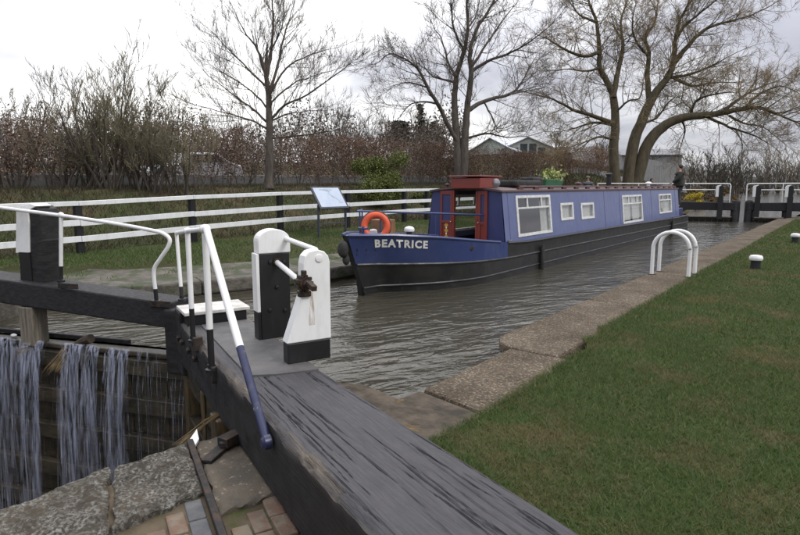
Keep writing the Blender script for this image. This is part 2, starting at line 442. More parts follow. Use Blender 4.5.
M['beech'] = leaf_mat('dead_beech_leaves', (.085,.05,.034), (.145,.088,.060), (.21,.14,.10))
M['scrub'] = leaf_mat('brown_scrub', (.075,.058,.045), (.11,.086,.066), (.14,.115,.085))
M['green_leaf'] = leaf_mat('green_shrub_leaves', (.055,.075,.02), (.105,.125,.032), (.17,.18,.055))
M['needle'] = leaf_mat('dark_conifer_needles', (.012,.018,.012), (.02,.028,.018), (.035,.042,.028))
M['ochre_leaf'] = leaf_mat('ochre_undergrowth', (.10,.065,.025), (.17,.11,.04), (.23,.16,.06))
M['yellow'] = leaf_mat('yellow_blossom', (.35,.27,.02), (.5,.40,.04), (.6,.5,.1))

# ------------------------------------------------------------------ ground of the place
WL = -0.25          # level of the full lock and the pound above it
LOW = -2.6          # water below the near gates
PAV = -0.30         # paving of the near quadrant
def smooth(a, b, x):
    t = np.clip((x-a)/(b-a), 0, 1); return t*t*(3-2*t)
def left_edge(y):   # where the left bank meets the water, seen along the canal
    y = np.asarray(y, float)
    return np.where(y < 36, -7.9, -7.9-(y-36)*.125-smooth(40, 60, y)*1.0)
def bank_z(x, y):
    x = np.asarray(x, float); y = np.asarray(y, float)
    dd = left_edge(y)-x
    near = .03+.22*smooth(.4, 3.2, dd)+.010*np.clip(y-4, 0, 22)*smooth(1, 4, dd)
    up = 1.22*smooth(4.6, 10.2, dd)
    hill = smooth(36, 60, y)*3.4*smooth(2, 17, dd)*(1-.6*smooth(100, 170, y))
    nearfar = smooth(36, 46, y)*-.2
    far = 2.5*smooth(40, 120, dd)
    return near+up*(1-.5*smooth(60,110,y))+hill+far+nearfar
def bed_sheet():
    m = MB(); m.add([(-600,-200,-3.4),(600,-200,-3.4),(600,1500,-3.4),(-600,1500,-3.4)], [(0,1,2,3)])
    return structure(m.build('canal_bed', M['far_soil'], smooth=False))
bed_sheet()
ys = np.concatenate([np.linspace(-60,0,13)[:-1], np.linspace(0,40,81)[:-1], np.linspace(40,120,61)[:-1], np.linspace(120,500,20), [800,1400]])
ds = np.concatenate([[0,.15,.4,.7], np.linspace(1,14,40), np.linspace(14.6,50,40), np.linspace(55,140,14), [200,320,560]])
Y, D = np.meshgrid(ys, ds, indexing='ij')
X = left_edge(Y)-D
rs = np.random.RandomState(3)
Z = bank_z(X, Y)+rs.randn(*X.shape)*.012*smooth(.5,3,D)*(1+2*smooth(5,12,D))
flare = np.interp(Y, [2.0,3.0,3.55,4.3,5.3,6.5,7.6], [-12.5,-10.4,-9.6,-9.0,-8.6,-8.2,-7.95])+7.95          # quay swings out beside the near gates
X = X+flare*(1-smooth(6, 14, D))
V = np.stack([X, Y, Z], -1).reshape(-1, 3)
ny, nd = X.shape
idx = np.arange(ny*nd).reshape(ny, nd)
Fq = np.stack([idx[:-1,:-1], idx[1:,:-1], idx[1:,1:], idx[:-1,1:]], -1).reshape(-1, 4)
structure(npmesh('far_bank_ground', V, Fq, M['bank_soil'], smooth=True))
# a skirt from the upper bank down into the water beyond the far gates
sk = [(float(left_edge(y)), y) for y in ys if y >= 36]
m = MB()
for a, b in zip(sk[:-1], sk[1:]):
    m.add([(a[0],a[1],bank_z(a[0],a[1])),(b[0],b[1],bank_z(b[0],b[1])),(b[0]+.5,b[1],-1),(a[0]+.5,a[1],-1)], [(0,1,2,3)])
structure(m.build('pound_bank', M['far_soil'], smooth=False))

# lawn on the near side
def beam_R(x): return 2.88+(-2.94-x)*.34        # far long edge of the near balance beam
def beam_L(x): return 2.43-(x+3.52)*.381
lawn_poly = [(-1.95,2.62),(-1.95,5.55),(-2.04,5.75),(-2.10,6.2),(-2.10,34.5),(-2.6,60),(-2.0,120),(40,400),(200,1400),(560,1400),(560,-60),(1.0,-60),(.9,1.75),(.2,1.86)]
m = MB(); m.prism(lawn_poly, -.35, 0.0)
structure(m.build('lawn', M['soil'], smooth=False))

# ------------------------------------------------------------------ lock walls and copings
lw = thing('lock_wall', 'right hand lock wall with brown aggregate concrete coping beside the lawn', 'lock wall', (-2.5, 3, -3.3))
def block(poly, z0, z1, name, mat, parent, bev=.02, label=None):
    m = MB(); m.prism(poly, z0, z1); return m.build(name, mat, parent, bevel=bev, label=label, smooth=False)
block([(-2.83,5.50),(-2.12,5.50),(-2.12,33.2),(-2.83,33.2)], -3.38, -.115, 'wall_face', M['wall_brick'], lw, 0)
block([(-2.53,2.95),(-1.97,2.75),(-1.97,5.0),(-2.53,5.0)], -3.38, -.115, 'wall_face', M['wall_brick'], lw, 0)
random.seed(4)
yy = 5.0
k = 0
while yy < 33.5:
    L = [2.9,3.1,2.8,3.3][k % 4]; y1 = min(yy+L, 33.6)
    e = random.uniform(-.012,.012)
    if k == 0: poly = [(-2.40,yy),(-2.06,yy),(-2.09,y1-.012),(-2.85,y1-.012),(-2.85,yy+.42),(-2.82,yy+.27),(-2.74,yy+.13),(-2.62,yy+.04)]
    else: poly = [(-2.85+e,yy),(-2.07,yy),(-2.08,y1-.012),(-2.85+e,y1-.012)]
    if k == 0: block([(-2.40,yy+.02),(-2.12,yy+.02),(-2.12,5.49),(-2.82,5.49),(-2.82,yy+.44),(-2.78,yy+.28),(-2.70,yy+.14),(-2.58,yy+.05)], -3.38, -.115, 'wall_face', M['aggregate'], lw, .02)
    block(poly, -.112, .012+random.uniform(-.003,.004), 'coping_slab', M['aggregate'], lw, .03)
    yy = y1; k += 1
block([(-2.55,3.52),(-1.91,3.40),(-1.91,4.99),(-2.55,4.99)], -.112, .008, 'coping_slab', M['aggregate'], lw, .03)
block([(-2.62,2.98),(-2.40,2.78),(-1.93,2.62),(-1.90,3.38),(-2.56,3.50)], -.112, .004, 'coping_stone', M['old_stone'], lw, .035, 'older dark stone with a rusty moss patch')
m = MB(); m.tube([(-2.70,5.18,.015),(-2.67,5.33,.018),(-2.62,5.42,.016)], [.02,.035,.02], 7)
# shoulder and heel under the beam
block([(-3.72,2.98),(-2.56,2.95),(-2.64,3.45),(-3.2,3.55),(-3.72,3.25)], -3.38, -.10, 'quoin_shoulder', M['old_stone'], lw, .03)

# lower quadrant: paving and tail wall
pv = structure(thing('paving', 'worn lichened stone and brick paving beside the near lock gate', 'paving', (-2, 1, -.5)))
del pv['label']; del pv['category']
PAVBASE = [(-3.62,-8),(-3.62,2.58),(-3.3,2.9),(-2.5,2.66),(.25,1.78),(.85,1.6),(.98,-8)]
block(PAVBASE, -.60, PAV-.022, 'paving_bed', M['dirt'], pv, 0)
tw = thing('tail_wall', 'dark wet brick wall below the near gate under the lichened stones', 'lock wall', (-3.5, 0, -3.38))
block([(-3.60,-8),(-3.60,2.62),(-3.2,2.62),(-3.2,-8)], -3.38, -.605, 'brick_face', M['wall_brick'], tw, 0)
def rough_slab(poly, z0, z1, name, mat, parent, amp=.018, res=.035, seed=0, bevel=.028):
    """a hewn slab: polygon filled with a grid, uneven top, softened rim"""
    bm = bmesh.new()
    vs = [bm.verts.new((p[0],p[1],z1)) for p in poly]
    bm.faces.new(vs)
    if bm.faces[:][0].normal.z < 0: bmesh.ops.reverse_faces(bm, faces=bm.faces[:])
    x0 = min(p[0] for p in poly); x1 = max(p[0] for p in poly); y0 = min(p[1] for p in poly); y1 = max(p[1] for p in poly)
    for ax, a, b in ((0,x0,x1),(1,y0,y1)):
        n = int((b-a)/res)
        for i in range(1, n):
            co = [0,0,0]; no = [0,0,0]; co[ax] = a+(b-a)*i/n; no[ax] = 1
            bmesh.ops.bisect_plane(bm, geom=bm.verts[:]+bm.edges[:]+bm.faces[:], plane_co=co, plane_no=no)
    from mathutils import noise as mn
    pl = [Vector((p[0],p[1],0)) for p in poly]
    def rim(v):
        d = 9
        for i in range(len(pl)):
            a, b = pl[i], pl[(i+1)%len(pl)]; t = max(0, min(1, (v-a).dot(b-a)/((b-a).length_squared)))
            d = min(d, (v-(a+(b-a)*t)).length)
        return d
    bnd = [e for e in bm.edges if e.is_boundary]
    for v in bm.verts:
        q = Vector((v.co.x, v.co.y, 0)); d = rim(q)
        nz = mn.fractal(Vector((v.co.x*7+seed*7, v.co.y*7, seed)), .8, 2, 6)
        n2 = mn.fractal(Vector((v.co.x*1.7+seed*3, v.co.y*1.7, seed+5)), 1, 2, 3)
        v.co.z += amp*(nz*.6+n2*.8)
        if d < bevel: v.co.z -= (bevel-d)**2/bevel*.55*(1+1.5*nz)
        if d < 1e-4:
            v.co.x += .028*mn.noise(Vector((v.co.x*9, v.co.y*9, seed))); v.co.y += .028*mn.noise(Vector((v.co.x*9+50, v.co.y*9, seed)))
    r = bmesh.ops.extrude_edge_only(bm, edges=bnd)
    for g in r['geom']:
        if isinstance(g, bmesh.types.BMVert): g.co.z = z0
    me = bpy.data.meshes.new(name); bm.normal_update(); bm.to_mesh(me); bm.free()
    o = link(name, me, mat, parent, True)
    return o
def wpt(px, py, z=PAV): p = onz(px, py, z); return (float(p[0]), float(p[1]))
# lichened edge stones (3) running down the lock side, sandy slab, iron channel, bricks
rough_slab([(-3.80,1.66),(-3.74,2.16),(-3.03,1.86),(-3.06,1.31)], -.62, PAV+.012, 'edge_stone', M['lichen_stone'], pv, .035, .022, 1)
rough_slab([(-3.82,.62),(-3.81,1.63),(-3.05,1.28),(-3.02,.50)], -.62, PAV+.015, 'edge_stone', M['lichen_stone'], pv, .04, .022, 2)
rough_slab([(-3.80,-1.2),(-3.82,.59),(-3.02,.47),(-3.0,-1.2)], -.62, PAV+.01, 'edge_stone', M['lichen_stone'], pv, .028, .05, 3)
rough_slab([(-3.70,2.21),(-3.60,2.60),(-2.62,2.26),(-2.74,1.78)], -.62, PAV+.014, 'paving_stone', M['sand_stone'], pv, .012, .03, 4, .03)
m = MB(); m.bar((-3.72,2.185,PAV+.012),(-2.20,1.50,PAV+.008), .045, .05); m.build('iron_channel', M['iron'], pv, bevel=.006)
random.seed(12)
ca, sa = math.cos(math.atan2(-.685,1.52)), math.sin(math.atan2(-.685,1.52))
bk0 = None
for side in (0, 1):
    for r_ in range(4 if side else 5):
        for c_ in range(7):
            a = -.02+c_*.232+(.11 if r_ % 2 else 0); b = (.10+r_*.113) if side == 0 else -(.10+r_*.113)
            ox, oy = (-2.70,1.735)
            if side == 1: a -= .18
            cx, cy = ox+a*ca-b*sa, oy+a*sa+b*ca
            if beam_L(cx)+.25 < cy or cx < (-2.62 if side == 0 else -2.95): continue
            if cx > -.6: continue
            mtl = M['blue_brick'] if (side == 1 and r_ == 0 and c_ < 3) else M['brick']
            m = MB(); m.box((cx, cy, PAV-.040+random.uniform(-.007,.007)), (.218,.10,.066), math.atan2(sa,ca)+random.uniform(-.03,.03))
            m.build('paving_brick', mtl, pv, bevel=.007, smooth=False)
rough_slab([(-2.99,-1.2),(-3.0,1.25),(-2.2,.9),(-1.1,.62),(.7,.4),(.7,-1.2)], -.6, PAV-.004, 'paving_stone', M['sand_stone'], pv, .012, .08, 8)

# far side quay
fq = thing('quay_wall', 'mossy grey stone quay wall on the far side of the lock', 'lock wall', (-7.9, 8, -3.38))
edge = [(-10.2,3.0),(-9.3,3.55),(-8.75,4.3),(-8.38,5.3),(-8.0,6.5),(-7.78,7.6),(-7.75,9.0)]
yy = 9.0
while yy < 33: yy += 2.2; edge.append((-7.75, min(yy,33.4)))
random.seed(8)
for i in range(len(edge)-1):
    a = Vector((*edge[i],0)); b = Vector((*edge[i+1],0)); t = (b-a).normalized(); n_ = Vector((-t.y, t.x, 0))   # towards land
    g = t*.006
    w_ = random.uniform(.62,.75)
    q = [a+g, b-g, b-g+n_*w_, a+g+n_*w_]
    block([(p.x,p.y) for p in q], -.20, .045+random.uniform(-.012,.012), 'coping_stone', M['far_stone'], fq, .035)
    q = [a+n_*.03, b+n_*.03, b+n_*.5, a+n_*.5]
    m = MB(); m.prism([(p.x,p.y) for p in q], -3.38, -.204); m.build('wall_face', M['wall_brick'], fq, smooth=False)
gp = MB()
pts_in = [Vector((*p,0)) for p in edge[:9]]
for i in range(len(pts_in)-1):
    a, b = pts_in[i], pts_in[i+1]
    def off(j, w):
        t = (pts_in[min(j+1,len(pts_in)-1)]-pts_in[max(j-1,0)]).normalized(); return pts_in[j]+Vector((-t.y,t.x,0))*w
    w0 = [.55,1.5]; 
    P = [off(i,.42), off(i+1,.42), off(i+1,1.55-.08*(i+1)), off(i,1.55-.08*i)]
    gp.add([(p.x,p.y,.036) for p in P[:2]]+[(p.x,p.y,.13) for p in P[2:]], [(0,1,2,3)])
structure(gp.build('gravel_path', M['gravel'], smooth=False))

# ------------------------------------------------------------------ water
MIT = Vector((-5.62, 3.42, 0))                 # where the near gates meet
ul = Vector((-.927, -.375, 0))                 # left leaf runs this way
HL = MIT+ul*3.35
m = MB()
poly = [(-10.6,2.6),(HL.x-.6,HL.y+.05),(HL.x,HL.y+.09),(MIT.x-.1,MIT.y+.07),(MIT.x+.05,MIT.y+.06),(-3.74,2.86),(-3.74,3.3),(-2.4,3.3),(-2.4,5.3),(-2.7,5.4),(-2.7,36),(-2.7,60),(-2.1,120),(40,400),(200,1400),(-600,1400),(-60,400),(-26,150),(-18,90),(-11,52),(-7.85,36),(-7.85,9),(-7.9,7.6),(-8.2,6.4),(-8.9,4.4),(-10.6,3.2)]
m.add([(p[0],p[1],WL) for p in poly], [tuple(range(len(poly)))])
structure(m.build('water', M['water'], smooth=False))
m = MB(); m.add([(-9.2,-40,LOW),(-3.58,-40,LOW),(-3.58,3.6,LOW),(-9.2,3.6,LOW)], [(0,1,2,3)])
structure(m.build('lower_water', M['low_water'], smooth=False))
ltw = thing('tail_wall', 'brick tail wall on the far side below the leaking gate', 'lock wall', (-9, 0, -3.38))
block([(-9.2,-8),(-8.72,-8),(-8.72,2.0),(-9.9,2.6),(-11,2.6),(-11,2.0),(-9.2,2.0)], -3.38, -.1, 'brick_face', M['wall_brick'], ltw, .02)
block([(-11,2.05),(-8.75,2.05),(-8.78,2.16),(-9.5,3.2),(-11,3.2)], -3.38, .02, 'wing_stone', M['far_stone'], ltw, .03)
m = MB(); m.add([(-40,-60,-.05),(-9.3,-60,-.05),(-9.3,2.3,-.05),(-40,2.3,-.05)], [(0,1,2,3)])
structure(m.build('far_quadrant_ground', M['bank_soil'], smooth=False))

# ------------------------------------------------------------------ near gate, right leaf
from mathutils import noise as mnoise
ZB, ZBB = .20, -.26
vb = Vector((.352, .936, 0))            # across the beam, upstream
gr = thing('lock_gate', 'near lock gate leaf with massive worn black balance beam and white paddle stands', 'lock gate', (-3.75, 2.75, LOW-.8))
_tab = np.random.RandomState(77).uniform(-1,1,(256,256))
def vnoise(x, y, k=0):
    x = np.asarray(x)+k*17.3; y = np.asarray(y)+k*9.1; xi = np.floor(x).astype(int); yi = np.floor(y).astype(int); fx = x-xi; fy_ = y-yi
    fx = fx*fx*(3-2*fx); fy_ = fy_*fy_*(3-2*fy_); g = lambda a, b: _tab[a % 256, b % 256]
    return (g(xi,yi)*(1-fx)+g(xi+1,yi)*fx)*(1-fy_)+(g(xi,yi+1)*(1-fx)+g(xi+1,yi+1)*fx)*fy_
def fbm(x, y, k=0, o=4): return sum(vnoise(x*2**i, y*2**i, k+i)*.5**i for i in range(o))
def beam_near():
    nl, nw = 640, 160
    A = (np.array([-5.50, 3.17]), np.array([-.10, 1.11])); B = (np.array([-5.86, 3.88]), np.array([.14, 1.845]))
    rng = np.random.RandomState(5)
    s = np.linspace(0, 1, nl)**.82; w = np.linspace(0, 1, nw)
    SS, WW = np.meshgrid(s, w, indexing='ij')
    Lp = A[0]+(A[1]-A[0])*SS[...,None]; Rp = B[0]+(B[1]-B[0])*SS[...,None]
    XY = Lp+(Rp-Lp)*WW[...,None]
    length = 5.85; width = .66
    l = SS*length; q = WW*width
    dep = np.zeros_like(l); wear = np.zeros_like(l)
    for i in range(46):        # drying cracks along the grain
        c0 = rng.uniform(.05, .64); l0 = rng.uniform(1.7, 5.3); ln = rng.uniform(.25, 1.7); wd = rng.uniform(.0028, .0055); dp = rng.uniform(.008, .03)
        if i % 4 == 0: wd *= 1.5; ln *= 1.4
        cc = c0+.011*fbm(l*1.1, l*0+i*3.1, i, 3)+.0045*vnoise(l*9, l*0+i, i)+(l-l0)*rng.uniform(-.02,.02)
        tt = (l-l0)/ln; env = np.where((tt > 0) & (tt < 1), np.sin(np.clip(tt,0,1)*math.pi)**.6*(.65+.5*vnoise(l*7, l*0+i*1.7, i)), 0)
        env = np.clip(env, 0, 1)
        d_ = np.abs(q-cc)/(wd*(.3+.9*env)+1e-6)
        dep = np.maximum(dep, dp*env*np.clip(1.25-d_, 0, 1))
    e0 = .035+.030*fbm(l*1.9, l*0+3.3, 2)+.075*np.clip(vnoise(l*.85, l*0+9, 1)-.1, 0, 1)+.018*vnoise(l*13, l*0, 5)
    e0 = np.maximum(e0, .006)
    f = np.clip((e0-q)/e0, 0, 1)
    und = fbm(l*1.1, q*7, 4)*.005+fbm(l*5, q*60, 6, 3)*.0016-.0035*np.clip(vnoise(l*2.2, q*14, 9), 0, 1)
    und -= f**1.3*e0*.62*(1+.5*vnoise(l*9, q*30, 3))
    und -= .012*np.clip((.05-np.abs(q-e0-.006))/.05,0,1)*np.clip(vnoise(l*3.1,q*9,11),0,1)
    wear = np.clip(f*2.4, 0, 1)*np.clip(.35+.9*vnoise(l*2.1, q*8, 7)+.35*vnoise(l*11, q*40, 8), 0, 1)
    d2 = width-q
    und -= np.where(d2 < .03, (.03-d2)**2/.03*.7, 0)
    on = (l > 2.0) | (q < .10)
    Zt = ZB+und-dep*np.where(on, 1, .0)
    crk = np.clip(dep/.012, 0, 1)*on
    top = np.concatenate([XY, Zt[...,None]], -1)
    # sides: left face leaning slightly in where the arris is broken, right face plain
    cols = [top]
    def side(edge, k, outward):
        rows = []
        for z in np.linspace(0, 1, k)[1:]:
            P = edge.copy(); P[:,2] = edge[:,2]*(1-z)+ZBB*z
            jig = fbm(np.arange(len(P))*.02, P[:,2]*14+outward*5, 20)*.006
            P[:,0] += vb.x*jig; P[:,1] += vb.y*jig; rows.append(P)
        return np.stack(rows, 1)
    Ls = side(top[:,0], 9, 1)[:, ::-1]; Rs = side(top[:,-1], 9, 2)
    G = np.concatenate([Ls, top, Rs], 1)
    wearG = np.concatenate([np.zeros(Ls.shape[:2]), wear, np.zeros(Rs.shape[:2])], 1)
    a, b = G.shape[:2]; I = np.arange(a*b).reshape(a, b)
    Fq = np.stack([I[:-1,:-1], I[1:,:-1], I[1:,1:], I[:-1,1:]], -1).reshape(-1, 4)
    bot = np.stack([I[:-1,0], I[:-1,-1], I[1:,-1], I[1:,0]], -1)
    Fq = np.concatenate([Fq, bot])
    o = npmesh('balance_beam', G.reshape(-1,3), Fq, M['beam'], gr, True)
    at = o.data.attributes.new('wear', 'FLOAT', 'POINT'); at.data.foreach_set('value', wearG.ravel().astype(np.float32))
    trod = np.concatenate([np.zeros(Ls.shape[:2]), np.clip(.35+q/.10, 0, 1), np.zeros(Rs.shape[:2])], 1)
    at = o.data.attributes.new('trodden', 'FLOAT', 'POINT'); at.data.foreach_set('value', trod.ravel().astype(np.float32))
    mm = MB()
    for e_, nrm in ((0, -1), (-1, 1)):
        r_ = [tuple(G[e_, j]) for j in range(b)]
        mm = MB(); mm.add(r_, [tuple(range(b)) if nrm < 0 else tuple(range(b-1,-1,-1))]); mm.build('beam_end', M['dark_wood_h'], gr, smooth=False)
beam_near()
def bp(s, w, z):       # a point on the near beam: s metres from the mitre end, w across from the left arris
    p = Vector((-5.50, 3.17, 0))+Vector((.9343,-.3564,0))*s+vb*w; return Vector((p.x, p.y, z))
# felt walkway plate on the inner end
m = MB()
pl = [bp(.42,.15,0), bp(2.20,.115,0), bp(2.28,.30,0), bp(2.33,.625,0), bp(.42,.64,0)]
m.prism([(p.x,p.y) for p in pl], ZB-.012, ZB+.014); m.build('walkway_plate', M['felt'], gr, bevel=.004, smooth=False)
# white board on the mitre end
m = MB(); c = bp(.17,.33,ZB+.125); m.box(c, (.44,.66,.035), beam_rot); m.build('white_board', M['white_plate'], gr, bevel=.006, smooth=False)
m = MB(); c = bp(.17,.33,ZB+.05); m.box(c, (.40,.60,.11), beam_rot); m.build('beam_block', M['black'], gr, bevel=.01, smooth=False)
# mitre post, heel post, rails and planks below the beam
def post(name, c, sx, sy, z0, z1, rz, mt, parent, bev=.015):
    m = MB(); m.box((c.x, c.y, (z0+z1)/2), (sx, sy, z1-z0), rz); return m.build(name, mt, parent, bevel=bev, smooth=False)
pr = bp(-.02, .09, 0)
post('mitre_post', bp(.02,.10,0), .27, .22, -.38, ZB+.10, beam_rot, M['dark_wood'], gr)
g0 = MIT+Vector((.14,-.06,0)); g1 = Vector((-3.80,2.74,0))
gd = (g1-g0).normalized(); gn = Vector((gd.y,-gd.x,0))       # downstream
grz = math.atan2(gd.y, gd.x)
glen = (g1-g0).length
n_pl = 7
for i in range(n_pl):
    c = g0+gd*(glen*(i+.5)/n_pl); post('plank', c, glen/n_pl-.006, .06, -3.36, -.30, grz, M['wet_wood'], gr, .004)
for z_ in (-.42,-.95,-1.5,-2.05):
    m = MB(); c = g0+gd*(glen/2)+gn*.09; m.box((c.x,c.y,z_), (glen*.96,.115,.20), grz); m.build('gate_rail', M['wet_wood'], gr, bevel=.012, smooth=False)
post('mitre_post', g0+gn*.03+gd*.05, .20, .24, -3.36, -.30, grz, M['slime'], gr)
post('heel_post', g1+gn*.10-gd*.06, .22, .30, -3.36, ZBB-.003, grz, M['slime'], gr)
post('diagonal_board', g0+gd*(glen*.55)+gn*.165, .10, .03, -3.30, -.30, grz, M['slime'], gr)
# collar strap and anchor iron on the stones
m = MB()
for a, b, w_ in ((wpt(238,433,-.24),wpt(206,462,-.27),.085),):
    m.bar((a[0],a[1],-.245), (b[0],b[1],-.272), w_, .03)
m.bar((wpt(240,432,-.2)[0],wpt(240,432,-.2)[1],-.215), (wpt(222,441,-.2)[0],wpt(222,441,-.2)[1],-.215), .10, .07)
m.lathe([(.0,-.02),(.035,-.02),(.035,.02),(.0,.025)], (*wpt(224,446,-.24),-.225), 6)
m.build('anchor_strap', M['iron'], gr, bevel=.006, smooth=False)
# bolts on the left face of the beam by the posts
for s_ in (.10,.28,.62,.92):
    m = MB(); c = bp(s_, -.012, .02); m.lathe([(0,0),(.035,0),(.035,.02),(.02,.03),(0,.03)], c, 6, tuple(-vb)); m.build('bolt', M['iron'], gr, smooth=False)

# hand rail of the right leaf
PL = bp(0,-.035,0); nl = vb
def onleaf(px, py, off=0): return onplane(px, py, PL+vb*off, vb)
hr = MB()
WR = .021
tops = {}
def two_tone(name, top, bot, split, r, parent, lower=None, base=True):
    top = Vector(top); bot = Vector(bot); mid = top+(bot-top)*split
    m = MB(); m.tube([mid, top], r, 14); a = m.build(name, M['white'], parent)
    m = MB(); m.tube([bot, mid], r*1.0, 14)
    if base: m.lathe([(0,-.012),(r*2.0,-.012),(r*2.0,.012),(r*1.25,.02),(r*1.25,.05),(0,.05)], bot, 12)
    m.build('post_foot', lower or M['black'], parent)
    return a
p3t = Vector(onleaf(205,229)); p3b = Vector((p3t.x, p3t.y, .12))
p2t = Vector(onleaf(187.5,231)); p2b = Vector((p2t.x, p2t.y, .20))
p1t = Vector(onleaf(176.5,233,.06)); p1b = Vector(onleaf(182,300,.06))
two_tone('rail_post', p3t, p3b, .70, .026, gr)
two_tone('rail_post', p2t, p2b, .70, .023, gr)
two_tone('rail_post', p1t, p1b, .80, .019, gr)
for p in (p3b, p2b):
    m = MB(); m.box((p.x+vb.x*.03, p.y+vb.y*.03, p.z-.03), (.10,.09,.14), beam_rot); m.build('post_bracket', M['iron'], gr, bevel=.01, smooth=False)
m = MB(); m.ball(p3t, .045, 14, (1,1,.85)); m.build('rail_knuckle', M['white'], gr); m = MB(); m.ball(p2t, .037, 14, (1,1,.85)); m.build('rail_knuckle', M['white'], gr)
m = MB(); m.tube([p1t, p2t, p3t], .019, 12); m.build('top_rail', M['white'], gr)
st = p3t+Vector((.9343,-.3564,0))*.05+Vector((0,0,.005)); sb_ = Vector(onleaf(267,442,-.015))
two_tone('diagonal_brace', st, sb_, .62, .027, gr, M['navy'], False)
m = MB(); m.tube([p3t, st, st+(sb_-st)*.03], .026, 12); m.build('brace_elbow', M['white'], gr)
m = MB(); m.lathe([(0,-.02),(.045,-.02),(.045,.02),(.025,.035),(0,.035)], sb_, 10, tuple(-vb)); m.build('brace_foot', M['navy'], gr)

# paddle gear: two stands on the right half of the beam
pg = thing('paddle_gear', 'black and white gate paddle stands joined by white rods on the beam', 'paddle gear', tuple(bp(1.9,.5,ZB)))
U = Vector((.9343,-.3564,0)); VV = Vector((.3564,.9343,0)); ZV = Vector((0,0,1))
def stand_pt(px, py, s): # pixel on the cross plane s metres along the beam
    return onplane(px, py, bp(s,0,0), U)
def cross_poly(pixels, s):
    o = bp(s,0,0); out = []
    for px, py in pixels:
        p = Vector(stand_pt(px,py,s))-o; out.append((p.dot(VV), p.z))
    return out
sR, sF = 1.30, 2.12
def stand(polyfull, s, t, name, mt, zmin=None, grow=0):
    m = MB(); o = bp(s,0,0)
    m.slab(polyfull, o-U*t, VV, ZV, t) if False else None
    n = len(polyfull)
    A = sum(polyfull[i][0]*polyfull[(i+1)%n][1]-polyfull[(i+1)%n][0]*polyfull[i][1] for i in range(n))
    pf = polyfull if A > 0 else polyfull[::-1]
    v = [o-U*t+VV*p[0]+ZV*p[1] for p in pf]+[o+VV*p[0]+ZV*p[1] for p in pf]
    m.add(v, [tuple(range(n-1,-1,-1)), tuple(range(n,2*n))]+[(i,(i+1)%n,n+(i+1)%n,n+i) for i in range(n)])
    return m.build(name, mt, pg, bevel=.008, smooth=False)
ZS = ZB+.012
# rear stand: black casing with white domed cap
o_ = bp(sR,0,0)
q = cross_poly([(260.5,300),(291,300)], sR); w0, w1 = q[0][0], q[1][0]
zt = stand_pt(275,229,sR)[2]; zc = stand_pt(275,253,sR)[2]; zk = stand_pt(256,313,sR)[2]
wc, hw = (w0+w1)/2, (w1-w0)/2
dome = [(w1, zc)]+[(wc+hw*math.cos(a), zt-.105+.105*math.sin(a)*1.0) for a in np.linspace(0, math.pi, 15)]+[(w0, zc)]
stand([(w0+.004,ZS),(w1-.004,ZS),(w1-.004,zc),(w0+.004,zc)], sR, .13, 'stand_casing', M['black'])
g_ = .012
stand([(wc+(a-wc)*1.04, b) for a, b in dome], sR+.008, .146, 'domed_cap', M['white'])
m = MB()   # white painted side board on the left of the casing
c = bp(sR-.065, w0-.014, (zk+zc)/2); m.box(c, (.13,.030,zc-zk), beam_rot); m.build('white_side_board', M['white'], pg, bevel=.004, smooth=False)
m = MB(); c = bp(sR-.065, w0-.012, (ZS+zk)/2); m.box(c, (.13,.028,zk-ZS-.004), beam_rot); m.build('black_side_board', M['black'], pg, bevel=.004, smooth=False)
for (px,py) in ((270,262),(284,262),(270,310),(285,310),(277,287)):
    m = MB(); p = stand_pt(px,py,sR); m.lathe([(0,-.004),(.022,-.004),(.018,.014),(0,.017)], p, 8, tuple(U)); m.build('bolt', M['black'], pg, smooth=False)
# front stand: white tapering board with black foot
prof = cross_poly([(330,372),(330,262),(328.5,256),(324.5,251.5),(317,249.5),(309.5,251.5),(305,256.5),(303.5,264),(303,294),(287,340),(288,372)], sF)
zfoot = stand_pt(310,341,sF)[2]
up_ = [p for p in prof if p[1] > zfoot-.02]
wl_, wr_ = min(p[0] for p in prof), max(p[0] for p in prof)
top_poly = [(wr_, zfoot)]+prof[1:10]; top_poly[-1] = (top_poly[-1][0], zfoot)
stand(top_poly, sF, .12, 'white_board', M['white'])
stand([(wl_+.006,ZS),(wr_-.006,ZS),(wr_-.006,zfoot-.002),(wl_+.006,zfoot-.002)], sF-.004, .112, 'black_foot', M['black'])
m = MB(); p = Vector(stand_pt(319,258,sF)); m.lathe([(0,-.003),(.034,-.003),(.03,.010),(.012,.013),(0,.013)], p, 14, tuple(U)); m.build('bolt_cap', M['white'], pg)
# rods between the stands
a = Vector(stand_pt(291,243,sR)); d_ = (sF-sR-.12)
m = MB(); m.tube([bp(sR-.05,w1-.03,zt-.09), bp(sF-.06,(w1-.04+prof[4][0])/2,zt-.12)], .022, 12); m.build('stay_rod', M['white'], pg)
a = Vector(stand_pt(277,262,sR)); b = Vector(stand_pt(302,283,sF-.06))
m = MB(); m.tube([a-U*.02, a+(b-a)*.97], .024, 12); m.build('spindle_rod', M['white'], pg)
m = MB(); m.lathe([(0,-.002),(.04,-.002),(.04,.02),(0,.02)], a, 14, tuple(U)); m.build('spindle_collar', M['rust'], pg)
pin = Vector(stand_pt(304,283,sF))
m = MB()
m.lathe([(0,-.07),(.05,-.07),(.05,.05),(.032,.05),(.032,.10),(0,.10)], pin, 12, tuple(U))
for k in range(9):
    an = 2*math.pi*k/9; m.box(pin+VV*math.cos(an)*.055+ZV*math.sin(an)*.055-U*.01, (.09,.022,.022), beam_rot)
m.build('pinion', M['rust'], pg, smooth=False)
m = MB(); m.box(pin+U*.15, (.13,.042,.042), beam_rot, Matrix.Rotation(rad(12),3,'Y')); m.build('windlass_spindle', M['rust'], pg, bevel=.004, smooth=False)
